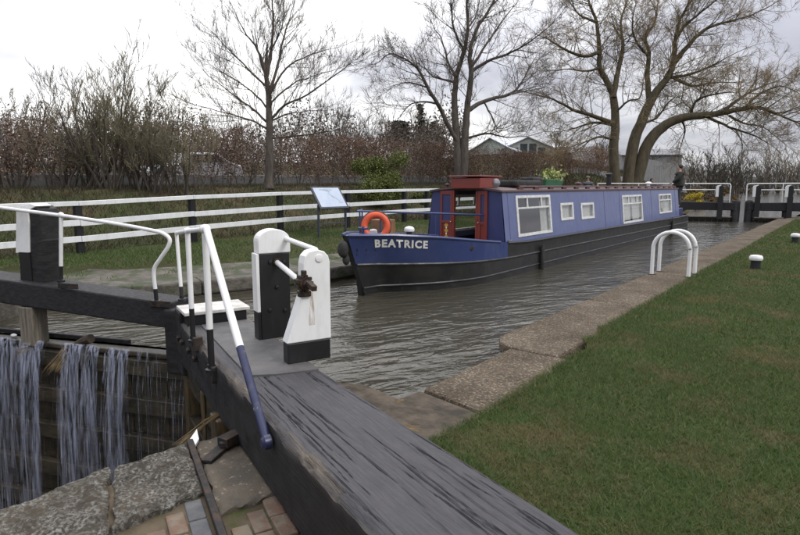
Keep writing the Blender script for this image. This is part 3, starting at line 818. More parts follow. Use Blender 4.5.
m = MB(); m.box(pin-ZV*.085-U*.0, (.05,.10,.045), beam_rot); m.build('bearing_bracket', M['rust'], pg, bevel=.006, smooth=False); m = MB(); m.box(pin+ZV*.07-U*.0, (.045,.035,.06), beam_rot); m.build('bearing_bracket', M['rust'], pg, bevel=.006, smooth=False)
rs_m = pm('rust_stain', (.30,.17,.08), (.45,.36,.26), 9, .7)
m = MB(); p = Vector(stand_pt(312.5,325,sF)); q2 = Vector(stand_pt(311,292,sF))
m.add([p-VV*.028+U*.0025, p+VV*.03+U*.0025, q2+VV*.012+U*.0025, q2-VV*.016+U*.0025], [(0,1,2,3)])
rst = m.build('rust_stain', rs_m, pg, smooth=False)
t = rs_m.node_tree; p_ = t.nodes['Principled BSDF']
tr_ = N(t,'ShaderNodeBsdfTransparent'); mx_ = N(t,'ShaderNodeMixShader'); nn_ = noise(t, coords(t,(14,14,2.5)), 2.2, 5)
t.links.new(remap(t, nn_, .45, .72, 0, .75), mx_.inputs[0]); t.links.new(tr_.outputs[0], mx_.inputs[1]); t.links.new(p_.outputs[0], mx_.inputs[2]); t.links.new(mx_.outputs[0], t.nodes['Material Output'].inputs[0])

# ------------------------------------------------------------------ near gate, left leaf
gl = thing('lock_gate', 'leaking lock gate leaf with black beam on the left, water pouring over', 'lock gate', (HL.x, HL.y, LOW-.8))
nlv = Vector((ul.y, -ul.x, 0))             # upstream normal of the left leaf
if nlv.y < 0: nlv = -nlv
lrz = math.atan2(ul.y, ul.x)
FP = MIT-nlv*.16                           # front (downstream) face plane of the left beam
def onL(px, py, off=0): return Vector(onplane(px, py, FP+nlv*off, nlv))
# beam: bigger at the tail, rising slightly
a0 = onL(169,303); a1 = onL(169,329); b0 = onL(-2,279); b1 = onL(-2,303)
ext = 2.1
def extend(a, b): return b+(b-a).normalized()*ext
e0, e1 = extend(a0,b0), extend(a1,b1)
th = nlv*.36
m = MB(); m.hexa([a1, a1+th, e1+th*1.2, e1, a0, a0+th, e0+th*1.2, e0]); m.build('balance_beam', M['dark_wood_h'], gl, bevel=.02, smooth=False)
def beam_top(p): # z of beam top above a point
    s_ = ((p-a0).dot(ul))/((b0-a0).dot(ul)); return a0.z+(b0.z-a0.z)*s_
c = MIT+ul*.10; m = MB(); m.box((c.x-nlv.x*.02,c.y-nlv.y*.02,-.08), (.24,.38,.72), lrz); m.build('mitre_post', M['dark_wood'], gl, bevel=.02, smooth=False)
n_pl = 13; glL = 3.3
for i in range(n_pl):
    c = MIT+ul*(.12+(glL-.1)*(i+.5)/n_pl); post('plank', c, (glL-.1)/n_pl-.007, .06, -3.36, -.31, lrz, M['wet_wood'], gl, .004)
for z_ in (-.44,-.90,-1.36,-1.85,-2.3):
    c = MIT+ul*(glL/2)-nlv*.085; m = MB(); m.box((c.x,c.y,z_), (glL-.1,.10,.19), lrz); m.build('gate_rail', M['wet_wood'], gl, bevel=.012, smooth=False)
c = MIT+ul*(glL/2+.05); m = MB(); m.box((c.x,c.y,-.295), (glL,.17,.055), lrz); m.build('crest_board', M['wet_wood'], gl, bevel=.012, smooth=False)
c = MIT+ul*(glL/2+.5)+nlv*.14; m = MB(); m.box((c.x,c.y,-.232), (glL-1.0,.05,.05), lrz); m.build('crest_rail', M['dark_wood_h'], gl, bevel=.01, smooth=False)
post('heel_post', HL+nlv*0, .26, .26, -3.36, .12, lrz, M['slime'], gl)
pb = onL(35,335,.10); m = MB(); m.box((pb.x,pb.y,(-.30+a1.z+.12)/2), (.21,.21,.30+a1.z+.12), lrz); m.build('support_post', M['grey_wood'], gl, bevel=.012, smooth=False)
# paddle stand on the left beam
q = [onL(x,y,.18) for x,y in ((24.5,270),(48,270),(48,240),(46.5,240),(45.5,216),(43,209),(38,205.5),(31,205),(25,210),(24,230))]
q[0].z = q[1].z = beam_top(q[0])-.03
m = MB(); n = len(q); thk = nlv*.20
m.add([p-thk*.35 for p in q]+[p+thk for p in q], [tuple(range(n)), tuple(range(2*n-1,n-1,-1))]+[(i,n+i,n+(i+1)%n,(i+1)%n) for i in range(n)])
so = m.build('paddle_stand', M['dark_wood'], gl, bevel=.008, smooth=False)
q = [onL(x,y,.09) for x,y in ((15.5,253),(29,253),(28.5,222),(27.5,211),(36,206),(30,203.5),(21,205.5),(16,211))]
m = MB(); n = len(q); thk = nlv*.22
m.add([p for p in q]+[p+thk for p in q], [tuple(range(n)), tuple(range(2*n-1,n-1,-1))]+[(i,n+i,n+(i+1)%n,(i+1)%n) for i in range(n)])
m.build('white_cover', M['white'], gl, bevel=.006, smooth=False)
m = MB(); p0 = onL(20,270,.09); p1 = onL(29,252,.09); 
m.hexa([Vector((p0.x,p0.y,beam_top(p0)-.03)), Vector((p1.x,p1.y,beam_top(p0)-.03)), Vector((p1.x,p1.y,beam_top(p0)-.03))+nlv*.2, Vector((p0.x,p0.y,beam_top(p0)-.03))+nlv*.2,
        Vector((p0.x,p0.y,p1.z)), p1, p1+nlv*.2, Vector((p0.x,p0.y,p1.z))+nlv*.2]); m.build('stand_foot', M['black'], gl, bevel=.006, smooth=False)
# hand rail of the left leaf
def bez(pts, n=6):   # smooth a polyline (Catmull-Rom)
    P = [Vector(p) for p in pts]; out = []
    for i in range(len(P)-1):
        p0 = P[max(i-1,0)]; p1 = P[i]; p2 = P[i+1]; p3 = P[min(i+2,len(P)-1)]
        for k in range(n):
            t = k/n; out.append(.5*((2*p1)+(p2-p0)*t+(2*p0-5*p1+4*p2-p3)*t*t+(3*p1-p0-3*p2+p3)*t**3))
    out.append(P[-1]); return out
OF = .02
rp = [onL(x,y,OF) for x,y in ((-30,202),(0,207.5),(61,215.5),(120,224.5),(152,230.5),(163,233.5),(169.5,239),(168,247),(160,259),(154.5,268),(154,278),(155.5,290))]
m = MB(); m.tube(bez(rp), .021, 12); m.build('top_rail', M['white'], gl)
pz = onL(156.5,301,OF); m = MB(); m.tube([rp[-1]+(rp[-2]-rp[-1])*.1, pz], .022, 12); m.lathe([(0,-.02),(.055,-.02),(.055,.01),(0,.012)], pz, 10); m.build('post_foot', M['black'], gl)
pt = onL(61,215,OF); pbm = onL(61,281,OF); two_tone('rail_post', pt, pbm, .77, .021, gl)
m = MB(); m.ball(pt, .034, 12); m.build('rail_knuckle', M['white'], gl)
m = MB(); c = onL(68,286,-.012); m.box(c, (.28,.02,.06), lrz); m.build('strap_iron', M['iron'], gl, bevel=.004, smooth=False)
m = MB(); c = onL(160,304,-.012); m.box(c, (.26,.02,.07), lrz); m.build('strap_iron', M['iron'], gl, bevel=.004, smooth=False)

# falling water
rng = np.random.RandomState(21)
Vs, Fs, Ts = [], [], []
def fall_ribbon(s0, wdt, off, z_end, dens, kick):
    n = 16; base = len(Vs)
    zs = np.linspace(0, 1, n)
    ph = rng.uniform(0, 6); 
    for i, t_ in enumerate(zs):
        z = -.232-.015-(z_end)*t_**1.5 if i else -.236
        x = kick*math.sqrt(max(0, -.236-z)/1.6)
        ss = s0+.012*math.sin(ph+t_*7)
        ww = wdt*(1-.25*t_+.2*math.sin(ph*2+t_*9))
        for sgn in (-1, 1):
            p = MIT+ul*(ss+sgn*ww/2)-nlv*(off+x); Vs.append((p.x, p.y, z))
    for i in range(n-1):
        Fs.append((base+2*i, base+2*i+1, base+2*i+3, base+2*i+2)); Ts.append(dens*(1-.35*zs[i]))
def along(px): 
    p = onL(px, 358); return (p-MIT).dot(ul)
def band(pa, pb_, n, dens, w=(.01,.05)):
    sa_, sb2 = along(pa), along(pb_)
    for _ in range(n):
        s_ = rng.uniform(min(sa_,sb2), max(sa_,sb2)); fall_ribbon(s_, rng.uniform(*w), rng.uniform(.09,.13), rng.uniform(1.2,2.4), dens*rng.uniform(.5,1.1), rng.uniform(.08,.30))
cl_ = [(-14,14,30),(4,9,34),(26,8,34),(38,6,22),(66,4,16),(76,7,34),(92,6,30),(112,4,20),(123,5,22)]
for c_, sd_, n_k in cl_:
    for _ in range(n_k):
        s_ = along(c_+rng.randn()*sd_*.55); fall_ribbon(s_, rng.uniform(.008,.05), rng.uniform(.09,.13), rng.uniform(1.0,2.4), rng.uniform(.2,.7), rng.uniform(.08,.30))
    for _ in range(5): fall_ribbon(along(c_+rng.randn()*sd_*.5), sd_*.014*rng.uniform(.8,1.3), rng.uniform(.10,.15), 2.4, rng.uniform(.35,.6), rng.uniform(.12,.24))
band(134, 150, 10, .5, (.006,.02)); band(152, 186, 14, .6, (.006,.018)); band(46, 62, 5, .4, (.006,.02)); band(98,112,6,.4,(.006,.02))
structure(npmesh('waterfall', np.array(Vs), np.array(Fs), M['fall'], smooth=True, attr=np.array(Ts)))

# flotsam on the crest
M['reed'] = pm('dead_reed', (.20,.14,.06), (.10,.07,.035), 9, .8)
M['bogwood'] = pm('soaked_driftwood', (.07,.045,.025), (.03,.02,.012), 9, .6, .5, 40)
random.seed(31)
def reeds(name, a, b, n, label, spread=.05, droop=.1):
    m = MB(); a = Vector(a); b = Vector(b)
    for i in range(n):
        r_ = lambda k: Vector((random.uniform(-k,k), random.uniform(-k,k), random.uniform(-k*.3,k*.5)))
        p = a+r_(spread*.4); q_ = b+r_(spread*1.5); md = (p+q_)/2+r_(spread*.6)+Vector((0,0,droop*.35))
        m.tube([p, md, q_], [.005,.004,.0015], 4, True)
    o = m.build(name, M['reed'], None); tag(o, label, 'flotsam'); return o
cA = MIT+ul*along(72)+nlv*.05
reeds('reed_bundle', (cA.x+.02,cA.y,-.20), tuple(onL(52,372,-.12)), 26, 'matted dead reeds hanging over the gate crest beside the driftwood stub', .05, .15)
cB = MIT+ul*along(30)
reeds('reed_bundle', tuple(onL(40,345,.12)), tuple(onL(22,352,-.02)), 18, 'dead reeds caught at the foot of the grey support post', .06, .05)
rA = Vector(onz(221,408,-.3)); rB = Vector(onz(176,443,-.5))
reeds('reed_bundle', (*wpt(224,411,-.24),-.24), (*wpt(182,443,-.34),-.34), 16, 'straw coloured reeds wedged between the near beam and the stones', .04, .05)
m = MB(); p = onL(86,343,.10); p.z = -.20; m.tube([p+Vector((-.13,-.06,-.05)), p+Vector((-.04,0,-.01)), p+Vector((.07,.03,.03))], [.03,.05,.055], 9)
tag(m.build('driftwood', M['bogwood'], None), 'short brown driftwood stub lodged on the gate crest', 'driftwood')
m = MB(); p = onL(14,338,.16); p.z = WL+.012; m.ball(p, .04, 10, (1.5,.8,.4))
tag(m.build('litter', M['white'], None), 'white scrap of litter floating behind the left gate', 'litter')
m = MB(); q_ = [Vector((*wpt(190,441,-.28),-.265)), Vector((*wpt(197,432,-.28),-.255)), Vector((*wpt(199,441,-.28),-.262)), Vector((*wpt(195,447,-.28),-.27))]
m.add([tuple(v) for v in q_]+[(v.x,v.y,v.z-.02) for v in q_], [(0,1,2,3),(7,6,5,4),(0,4,5,1),(1,5,6,2),(2,6,7,3),(3,7,4,0)])
tag(m.build('plastic_scrap', M['white'], None, smooth=False), 'white plastic scrap at the corner of the lichened stone', 'litter')

# ------------------------------------------------------------------ narrowboat
def paint(name, c, rough=.28, fade=None, sc=2.2):
    m, t, p = mat_new(name); co = coords(t, (1,1,1))
    a = noise(t, co, sc, 6, .6); g = noise(t, coords(t, (1.2,1.2,.5)), 7, 7, .7)
    col = mixc(t, remap(t, a, .35, .7), c, fade or tuple(x*1.25 for x in c))
    col = mixc(t, remap(t, g, .58, .8, 0, .35), col, (.14,.13,.12))
    t.links.new(col, p.inputs['Base Color']); t.links.new(remap(t, g, .3, .7, rough-.06, rough+.16), p.inputs['Roughness'])
    p.inputs['Coat Weight'].default_value = .25; p.inputs['Coat Roughness'].default_value = .12
    bump(t, p, noise(t, co, 1.6, 3, .5), .12, .02)
    return m
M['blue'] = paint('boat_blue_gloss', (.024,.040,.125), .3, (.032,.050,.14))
M['lit_blue'] = paint('cabin_blue_lit', (.082,.104,.225), .36, (.105,.125,.24))  # sky light falling on the cabin side is put into this lighter blue
M['shaded_blue'] = paint('cabin_blue_shaded', (.028,.036,.115), .4)  # darker blue with the shade of the cabin front painted in
M['hull'] = paint('hull_blacking', (.009,.009,.010), .42, (.022,.021,.019), 3)
M['red'] = paint('oxide_red_paint', (.20,.032,.022), .4, (.16,.03,.022))
M['maroon'] = paint('maroon_rail_paint', (.07,.022,.022), .5)
M['roofgrey'] = pm('roof_paint', (.10,.06,.06), (.08,.05,.05), 2, .6)
M['strake'] = pm('worn_strake', (.06,.06,.06), (.02,.02,.02), 3, .5)
M['alu'] = pm('white_window_frame', (.66,.66,.64), (.5,.5,.48), 10, .4)
M['curtain'] = pm('white_net_curtain', (.72,.70,.66), (.55,.53,.50), 14, .9, .6, 30, stretch=(6,6,.5))
M['panel'] = pm('varnished_lining', (.24,.13,.055), (.17,.09,.04), 3, .5, stretch=(1,5,1))
M['letter'] = pm('cream_lettering', (.78,.77,.70), (.7,.69,.62), 8, .5)
M['buoy'] = pm('orange_lifebuoy', (.62,.085,.025), (.50,.07,.025), 6, .5)
M['rope'] = pm('dirty_rope', (.05,.045,.04), (.10,.09,.075), 20, .9, .6, 60)
M['rubber'] = pm('black_rope_fender', (.014,.014,.014), (.035,.033,.03), 12, .85, .8, 40)
M['chrome'] = pm('dull_chrome', (.5,.5,.5), (.35,.35,.35), 8, .25, metal=.9)
M['gold'] = pm('gold_scrollwork', (.5,.32,.06), (.4,.25,.05), 8, .5)
def glass_mat():
    m, t, p = mat_new('window_glass')
    p.inputs['Base Color'].default_value = (.9,.93,.93,1); p.inputs['Roughness'].default_value = .03
    tr = N(t, 'ShaderNodeBsdfTransparent'); tr.inputs[0].default_value = (.80,.83,.82,1)
    gl_ = N(t, 'ShaderNodeBsdfGlossy'); gl_.inputs['Roughness'].default_value = .04
    lwt = N(t, 'ShaderNodeLayerWeight'); pw = N(t, 'ShaderNodeMath', operation='POWER'); t.links.new(lwt.outputs['Facing'], pw.inputs[0]); pw.inputs[1].default_value = 2.2
    mx = N(t, 'ShaderNodeMixShader'); t.links.new(remap(t, pw.outputs[0], 0, 1, .08, .95), mx.inputs[0])
    t.links.new(tr.outputs[0], mx.inputs[1]); t.links.new(gl_.outputs[0], mx.inputs[2])
    t.links.new(mx.outputs[0], t.nodes['Material Output'].inputs[0]); return m
M['glass'] = glass_mat()

BX, BY = -6.45, 6.72
nb = thing('narrowboat', 'long blue narrowboat named BEATRICE with black hull lying in the lock', 'boat', (BX, BY, -.75))
HB = 1.05
def half(s):
    if s < 2.7: return .05+(HB-.05)*(1-(1-s/2.7)**2.2)
    if s > 19.2: return HB*math.sqrt(max(0, 1-((s-19.2)/1.95)**2.6)) if s < 21.1 else .12
    return HB
def gun(s):      # top of the gunwale
    return float(np.interp(s, [0,.6,1.4,2.6,3.6,3.75,10,18,21.1], [.80,.79,.72,.58,.47,.42,.41,.36,.40]))
def belt(s): return float(np.interp(s, [0,1,3.65,8,18,21.1], [.30,.26,.15,.14,.10,.12]))
def wlw(s):      # waterline breadth
    return half(max(0, s-.45)) if s < 3.2 else half(s)
sts = np.concatenate([np.linspace(0,3,22), np.linspace(3.4,19,22), np.linspace(19.3,21.1,14)])
def ring(s, sgn):
    g, b_ = gun(s), belt(s)
    h, w_ = half(s), wlw(s)
    rk = .42*max(0, 1-s/2.7)               # stem rakes aft below
    f = lambda z: (g-z)/(g+.25)
    pts = []
    for z in (g, b_, .02, WL, -.75):
        t_ = min(1, max(0, f(z))); hh = h*(1-t_)+w_*t_
        if z < WL: hh = w_*.97
        pts.append((BX+sgn*hh, BY+s+rk*t_, z))
    return pts
m = MB()
for sgn in (1, -1):
    base = len(m.v); k = 5
    for s in sts: m.v += ring(s, sgn)
    for i in range(len(sts)-1):
        for j in range(k-1):
            a = base+i*k+j; f_ = (a, a+k, a+k+1, a+1)
            m.f.append(f_ if sgn < 0 else f_[::-1])
# stem and transom closing faces
n_ = len(sts)*5
m.f.append(tuple([0,1,2,3,4]+[n_+4,n_+3,n_+2,n_+1,n_+0])); e_ = (len(sts)-1)*5
m.f.append(tuple([n_+e_+i for i in range(5)]+[e_+4-i for i in range(5)]))
hull = m.build('hull', M['hull'], nb)
def skin(s, z, sgn, off):
    g = gun(s); h, w_ = half(s), wlw(s); rk = .42*max(0, 1-s/2.7); t_ = min(1, max(0, (g-z)/(g+.25)))
    hh = h*(1-t_)+w_*t_; e = 1e-2; dh = (half(s+e)-half(max(0,s-e)))/(e if s < e else 2*e)
    nx, ny_ = 1/math.hypot(1,dh), -dh/math.hypot(1,dh)
    return (BX+sgn*(hh+off*nx), BY+s+rk*t_+off*ny_, z)
# blue bow panels
for sgn in (1, -1):
    m = MB(); ss = [s for s in sts if s < 3.2]+[3.4,3.62]; k = 6
    for s in ss:
        for j in range(k): z = belt(s)+.012+(gun(s)+.004-belt(s)-.012)*j/(k-1); m.v.append(skin(s, z, sgn, .010))
    for i in range(len(ss)-1):
        for j in range(k-1):
            a = i*k+j; f_ = (a, a+k, a+k+1, a+1); m.f.append(f_ if sgn < 0 else f_[::-1])
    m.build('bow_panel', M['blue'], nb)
    for zf, r_, mt, s1 in ((lambda s: belt(s), .022, 'strake', 20.2), (lambda s: gun(s), .028, 'blue', 3.62), (lambda s: -.12, .018, 'strake', 20.2)):
        st_ = [s for s in np.concatenate([np.linspace(.02,3,26), np.linspace(3.3,20.2,26)]) if s <= s1+.01]
        m = MB(); m.tube([skin(s, zf(s), sgn, .004) for s in st_], r_, 6); m.build('rubbing_strake', M[mt], nb)
    m = MB(); st_ = np.linspace(3.62,20.4,20)
    m.tube([skin(s, gun(s), sgn, 0.0) for s in st_], .03, 6); m.build('gunwale', M['hull'], nb)
# decks
m = MB()
ss = np.linspace(.02, 1.7, 12)
for s in ss: m.v += [(BX-half(s)+.01, BY+s, gun(s)-.012), (BX, BY+s, gun(s)+.03*min(1,s)), (BX+half(s)-.01, BY+s, gun(s)-.012)]
for i in range(len(ss)-1):
    for j in range(2): a = i*3+j; m.f.append((a, a+1, a+4, a+3))
m.build('foredeck', M['blue'], nb)
m = MB(); m.box((BX, BY+1.72, .45), (1.3,.04,.56)); m.build('deck_bulkhead', M['shaded_blue'], nb, smooth=False)
m = MB(); m.box((BX, BY+2.70, .10), (1.5,1.9,.04)); m.build('well_deck', M['panel'], nb, smooth=False)
m = MB()
for sgn in (1,-1): m.prism([(BX+sgn*1.04,BY+3.6),(BX+sgn*.955,BY+3.6),(BX+sgn*.955,BY+18.6),(BX+sgn*1.04,BY+18.6)], .36, .405)
m.build('side_deck', M['hull'], nb, smooth=False)
m = MB(); m.prism([(BX+half(s)*.97, BY+s) for s in np.linspace(18.3,20.9,14)]+[(BX-half(s)*.97, BY+s) for s in np.linspace(20.9,18.3,14)], .25, .34); m.build('stern_deck', M['hull'], nb, smooth=False)
m = MB(); m.box((BX+.1, BY+19.6, .50), (1.2,1.5,.33)); m.build('engine_cover', M['shaded_blue'], nb, bevel=.02, smooth=False)

# cabin
CY0, CY1 = 10.40, 25.15
CB, CT = .40, 1.50           # side bottom and top heights
XB, XT = .985, .855          # half widths bottom and top
def cs(y, z, sgn, off=0):
    t_ = (z-CB)/(CT-CB); return (BX+sgn*(XB+(XT-XB)*t_+off), y, z)
wins = [(10.98,12.68,.55,1.38,'big'), (13.28,14.05,.79,1.17,'small'), (14.60,15.50,.76,1.14,'small'), (18.0,20.05,.47,1.30,'big'), (22.2,23.95,.62,1.29,'big')]
def wall(sgn):
    m = MB()
    ysb = sorted({CY0, CY1}|{w for q in wins for w in q[:2]}); zsb = sorted({CB, CT}|{w for q in wins for w in q[2:4]})
    for y0, y1 in zip(ysb[:-1], ysb[1:]):
        for z0, z1 in zip(zsb[:-1], zsb[1:]):
            yc, zc_ = (y0+y1)/2, (z0+z1)/2
            if any(q[0] < yc < q[1] and q[2] < zc_ < q[3] for q in wins): continue
            v = [cs(y0,z0,sgn), cs(y1,z0,sgn), cs(y1,z1,sgn), cs(y0,z1,sgn)]
            vi = [cs(y0,z0,sgn,-.04), cs(y1,z0,sgn,-.04), cs(y1,z1,sgn,-.04), cs(y0,z1,sgn,-.04)]
            m.add(v, [(0,1,2,3) if sgn > 0 else (3,2,1,0)]); m.add(vi, [(3,2,1,0) if sgn > 0 else (0,1,2,3)])
    return m.build('cabin_side', M['lit_blue'], nb, smooth=False)
for sgn in (1, -1): wall(sgn)
def window(q, sgn):
    y0, y1, z0, z1, kind = q
    f = MB(); w_ = .036 if kind == 'big' else .036
    def rect(ya, yb, za, zb, o0=-.045, o1=.018):
        c = [cs(ya,za,sgn,o0), cs(yb,za,sgn,o0), cs(yb,za,sgn,o1), cs(ya,za,sgn,o1), cs(ya,zb,sgn,o0), cs(yb,zb,sgn,o0), cs(yb,zb,sgn,o1), cs(ya,zb,sgn,o1)]
        f.hexa(c)
    wy = w_*1.7
    rect(y0-.02, y0+wy, z0-.02, z1+.02); rect(y1-wy, y1+.02, z0-.02, z1+.02); rect(y0+wy, y1-wy, z0-.02, z0+w_); rect(y0+wy, y1-wy, z1-w_, z1+.02)
    zh = z1-(z1-z0)*.30
    if kind == 'big':
        rect(y0+wy, y1-wy, zh-.018, zh+.018, -.03, .012)
        rect(y0+(y1-y0)*.30, y0+(y1-y0)*.30+.05, zh+.018, z1-w_, -.03, .010); rect(y0+(y1-y0)*.72, y0+(y1-y0)*.72+.05, zh+.018, z1-w_, -.03, .010)
    fr = f.build('window', M['alu'], nb, smooth=False)
    g = MB(); c = [cs(y0,z0,sgn,-.015), cs(y1,z0,sgn,-.015), cs(y1,z1,sgn,-.015), cs(y0,z1,sgn,-.015)]
    g.add(c, [(0,1,2,3) if sgn > 0 else (3,2,1,0)]); g.build('pane', M['glass'], fr, smooth=False)
    if sgn > 0:
        cur = MB()
        def drape(ya, yb, za, zb):
            n = 14; base = len(cur.v)
            for i in range(n+1):
                yv = ya+(yb-ya)*i/n; o_ = -.075+.014*math.sin(i*1.9)
                cur.v += [cs(yv, za, sgn, o_), cs(yv, zb, sgn, o_)]
            for i in range(n): a = base+2*i; cur.f.append((a, a+2, a+3, a+1))
        L_ = y1-y0
        if kind == 'small': drape(y0, y1, z0, z1)
        elif y0 < 12: drape(y1-L_*.24, y1, z0, z1); drape(y0, y0+L_*.10, z0, z1)
        elif y0 < 19: drape(y1-L_*.42, y1, z0, z1); drape(y0, y0+L_*.46, z0+.05, z1)
        else: drape(y0, y1, z0, z1-.25)
        cur.build('curtain', M['curtain'], fr)
for sgn in (1, -1):
    for q in (wins if sgn > 0 else wins[:1]+wins[3:]): window(q, sgn)
for sgn in (-1,):     # blank panels over the small far-side openings
    for q in wins[1:3]:
        m = MB(); c = [cs(q[0]-.02,q[2]-.02,sgn,-.06), cs(q[1]+.02,q[2]-.02,sgn,-.06), cs(q[1]+.02,q[2]-.02,sgn,.008), cs(q[0]-.02,q[2]-.02,sgn,.008), cs(q[0]-.02,q[3]+.02,sgn,-.06), cs(q[1]+.02,q[3]+.02,sgn,-.06), cs(q[1]+.02,q[3]+.02,sgn,.008), cs(q[0]-.02,q[3]+.02,sgn,.008)]
        m.hexa(c); m.build('side_panel', M['lit_blue'], nb, smooth=False)
# seams and trim on the near side
for yv in (10.62, 16.4, 17.75, 21.2, 24.6):
    m = MB(); m.hexa([cs(yv,CB+.01,1,-.002), cs(yv+.03,CB+.01,1,-.002), cs(yv+.03,CB+.01,1,.006), cs(yv,CB+.01,1,.006), cs(yv,CT-.01,1,-.002), cs(yv+.03,CT-.01,1,-.002), cs(yv+.03,CT-.01,1,.006), cs(yv,CT-.01,1,.006)])
    m.build('panel_seam', M['lit_blue'], nb, smooth=False)
m = MB(); m.hexa([cs(10.95,CB+.002,1,-.001), cs(24.9,CB+.002,1,-.001), cs(24.9,CB+.002,1,.02), cs(10.95,CB+.002,1,.02), cs(10.95,CB+.05,1,-.001), cs(24.9,CB+.05,1,-.001), cs(24.9,CB+.05,1,.012), cs(10.95,CB+.05,1,.012)]); m.build('cabin_skirting', M['shaded_blue'], nb, smooth=False)
# roof, cambered
m = MB(); k = 9
ysr = [CY0-.06, CY0+.3, 15, 20, CY1+.05]
for y in ysr:
    for j in range(k): t_ = -1+2*j/(k-1); m.v.append((BX+t_*(XT+.035), y, CT+.012+.07*(1-t_*t_)))
    for j in range(k): t_ = -1+2*j/(k-1); m.v.append((BX+t_*(XT+.035), y, CT-.025+.07*(1-t_*t_)))
for i in range(len(ysr)-1):
    for j in range(k-1):
        a = i*2*k+j; m.f.append((a, a+1, a+1+2*k, a+2*k)); b = a+k; m.f.append((b+2*k, b+1+2*k, b+1, b))
    for j in (0, k-1):
        a = i*2*k+j; m.f.append((a, a+2*k, a+3*k, a+k) if j == 0 else (a+k, a+3*k, a+2*k, a))
for i in (0, len(ysr)-1):
    for j in range(k-1):
        a = i*2*k+j; m.f.append((a+k, a+k+1, a+1, a) if i == 0 else (a, a+1, a+k+1, a+k))
m.build('roof', M['roofgrey'], nb, smooth=True)
for sgn in (1, -1):
    m = MB(); m.tube([(BX+sgn*(XT-.07), y, CT+.085) for y in np.linspace(CY0+.9, CY1-.1, 12)], .022, 8)
    for y in np.linspace(CY0+.95, CY1-.2, 18): m.box((BX+sgn*(XT-.07), y, CT+.05), (.05,.22,.06))
    m.build('roof_handrail', M['maroon'], nb)
# bulkheads: front with a door opening
def fpt(x, z): return (x, CY0-.02*(z-CB), z)
m = MB()
def fq_(x0, x1, z0, z1, mt=None, dy=0, th=.05, mm=None):
    (mm or m).hexa([(x0,CY0+dy,z0),(x1,CY0+dy,z0),(x1,CY0+dy+th,z0),(x0,CY0+dy+th,z0),(x0,CY0+dy,z1),(x1,CY0+dy,z1),(x1,CY0+dy+th,z1),(x0,CY0+dy+th,z1)])
xl, xr, xo0, xo1 = BX-.955, BX+.955, -6.74, -6.13
m.hexa([(BX-.985,CY0,.1),(xo0,CY0,.1),(xo0,CY0+.05,.1),(BX-.985,CY0+.05,.1),(BX-XT+.01,CY0,1.49),(xo0,CY0,1.52),(xo0,CY0+.05,1.52),(BX-XT+.01,CY0+.05,1.49)])
m.hexa([(xo1,CY0,.1),(BX+.985,CY0,.1),(BX+.985,CY0+.05,.1),(xo1,CY0+.05,.1),(xo1,CY0,1.52),(BX+XT-.01,CY0,1.49),(BX+XT-.01,CY0+.05,1.49),(xo1,CY0+.05,1.52)])
m.build('front_bulkhead', M['shaded_blue'], nb, smooth=False)
m = MB(); m.box((BX,CY1-.03,.95), (1.66,.05,1.09)); m.build('rear_bulkhead', M['shaded_blue'], nb, smooth=False)
m = MB(); m.box((BX,14.2,.92), (1.66,.05,1.1)); m.build('inner_bulkhead', M['panel'], nb, smooth=False)
m = MB(); m.box((BX,17.8,.18), (1.86,14.7,.04)); m.build('cabin_floor', M['panel'], nb, smooth=False)
# door leaves folded back on the bulkhead
def door(x0, x1, glazed):
    d = MB(); y0 = CY0-.045
    def r(a, b, za, zb, dy=0, t_=.04): d.hexa([(a,y0+dy,za),(b,y0+dy,za),(b,y0+dy+t_,za),(a,y0+dy+t_,za),(a,y0+dy,zb),(b,y0+dy,zb),(b,y0+dy+t_,zb),(a,y0+dy+t_,zb)])
    fw_ = .05 if x1-x0 > .26 else .07
    r(x0,x0+fw_,.14,1.5); r(x1-fw_,x1,.14,1.5); r(x0+fw_,x1-fw_,.14,.24); r(x0+fw_,x1-fw_,1.42,1.5); r(x0+fw_,x1-fw_,.80,.86)
    o = d.build('door', M['red'], nb, bevel=.004, smooth=False)
    p = MB(); y0 = CY0-.03; p.box(((x0+x1)/2, y0+.015, 1.14), (x1-x0-2*fw_,.02,.56)); p.build('upper_panel', M['shaded_blue'], o, smooth=False)
    p = MB(); p.box(((x0+x1)/2, y0+.015, .52), (x1-x0-2*fw_,.02,.56)); p.build('lower_panel', M['red'], o, smooth=False)
    if not glazed:
        dm = MB()
        for zc_ in (.36,.50,.64,.76):
            w2, h2 = .055, .065; xc = (x0+x1)/2
            dm.add([(xc-w2,y0-.001,zc_),(xc,y0-.001,zc_-h2),(xc+w2,y0-.001,zc_),(xc,y0-.001,zc_+h2)], [(0,1,2,3)])
        dm.build('painted_diamonds', M['gold'], o, smooth=False)
        dm = MB()
        for zc_ in (.43,.57,.70):
            dm.lathe([(0,0),(.02,0),(.018,.003),(0,.004)], ((x0+x1)/2, y0-.002, zc_), 8, (0,-1,0))
        dm.build('painted_rosettes', M['letter'], o, smooth=False)
    h = MB(); h.ball((x0+.03 if glazed else x1-.025, CY0-.06, .84), .018, 8); h.build('door_knob', M['chrome'], o)
door(-7.06, -6.75, False); door(-6.125, -5.90, True)
m = MB()
for x in (xo0-.004, xo1-.04): m.box((x+.022, CY0-.012, .82), (.045,.075,1.36))
m.build('door_frame', M['red'], nb, bevel=.004, smooth=False)
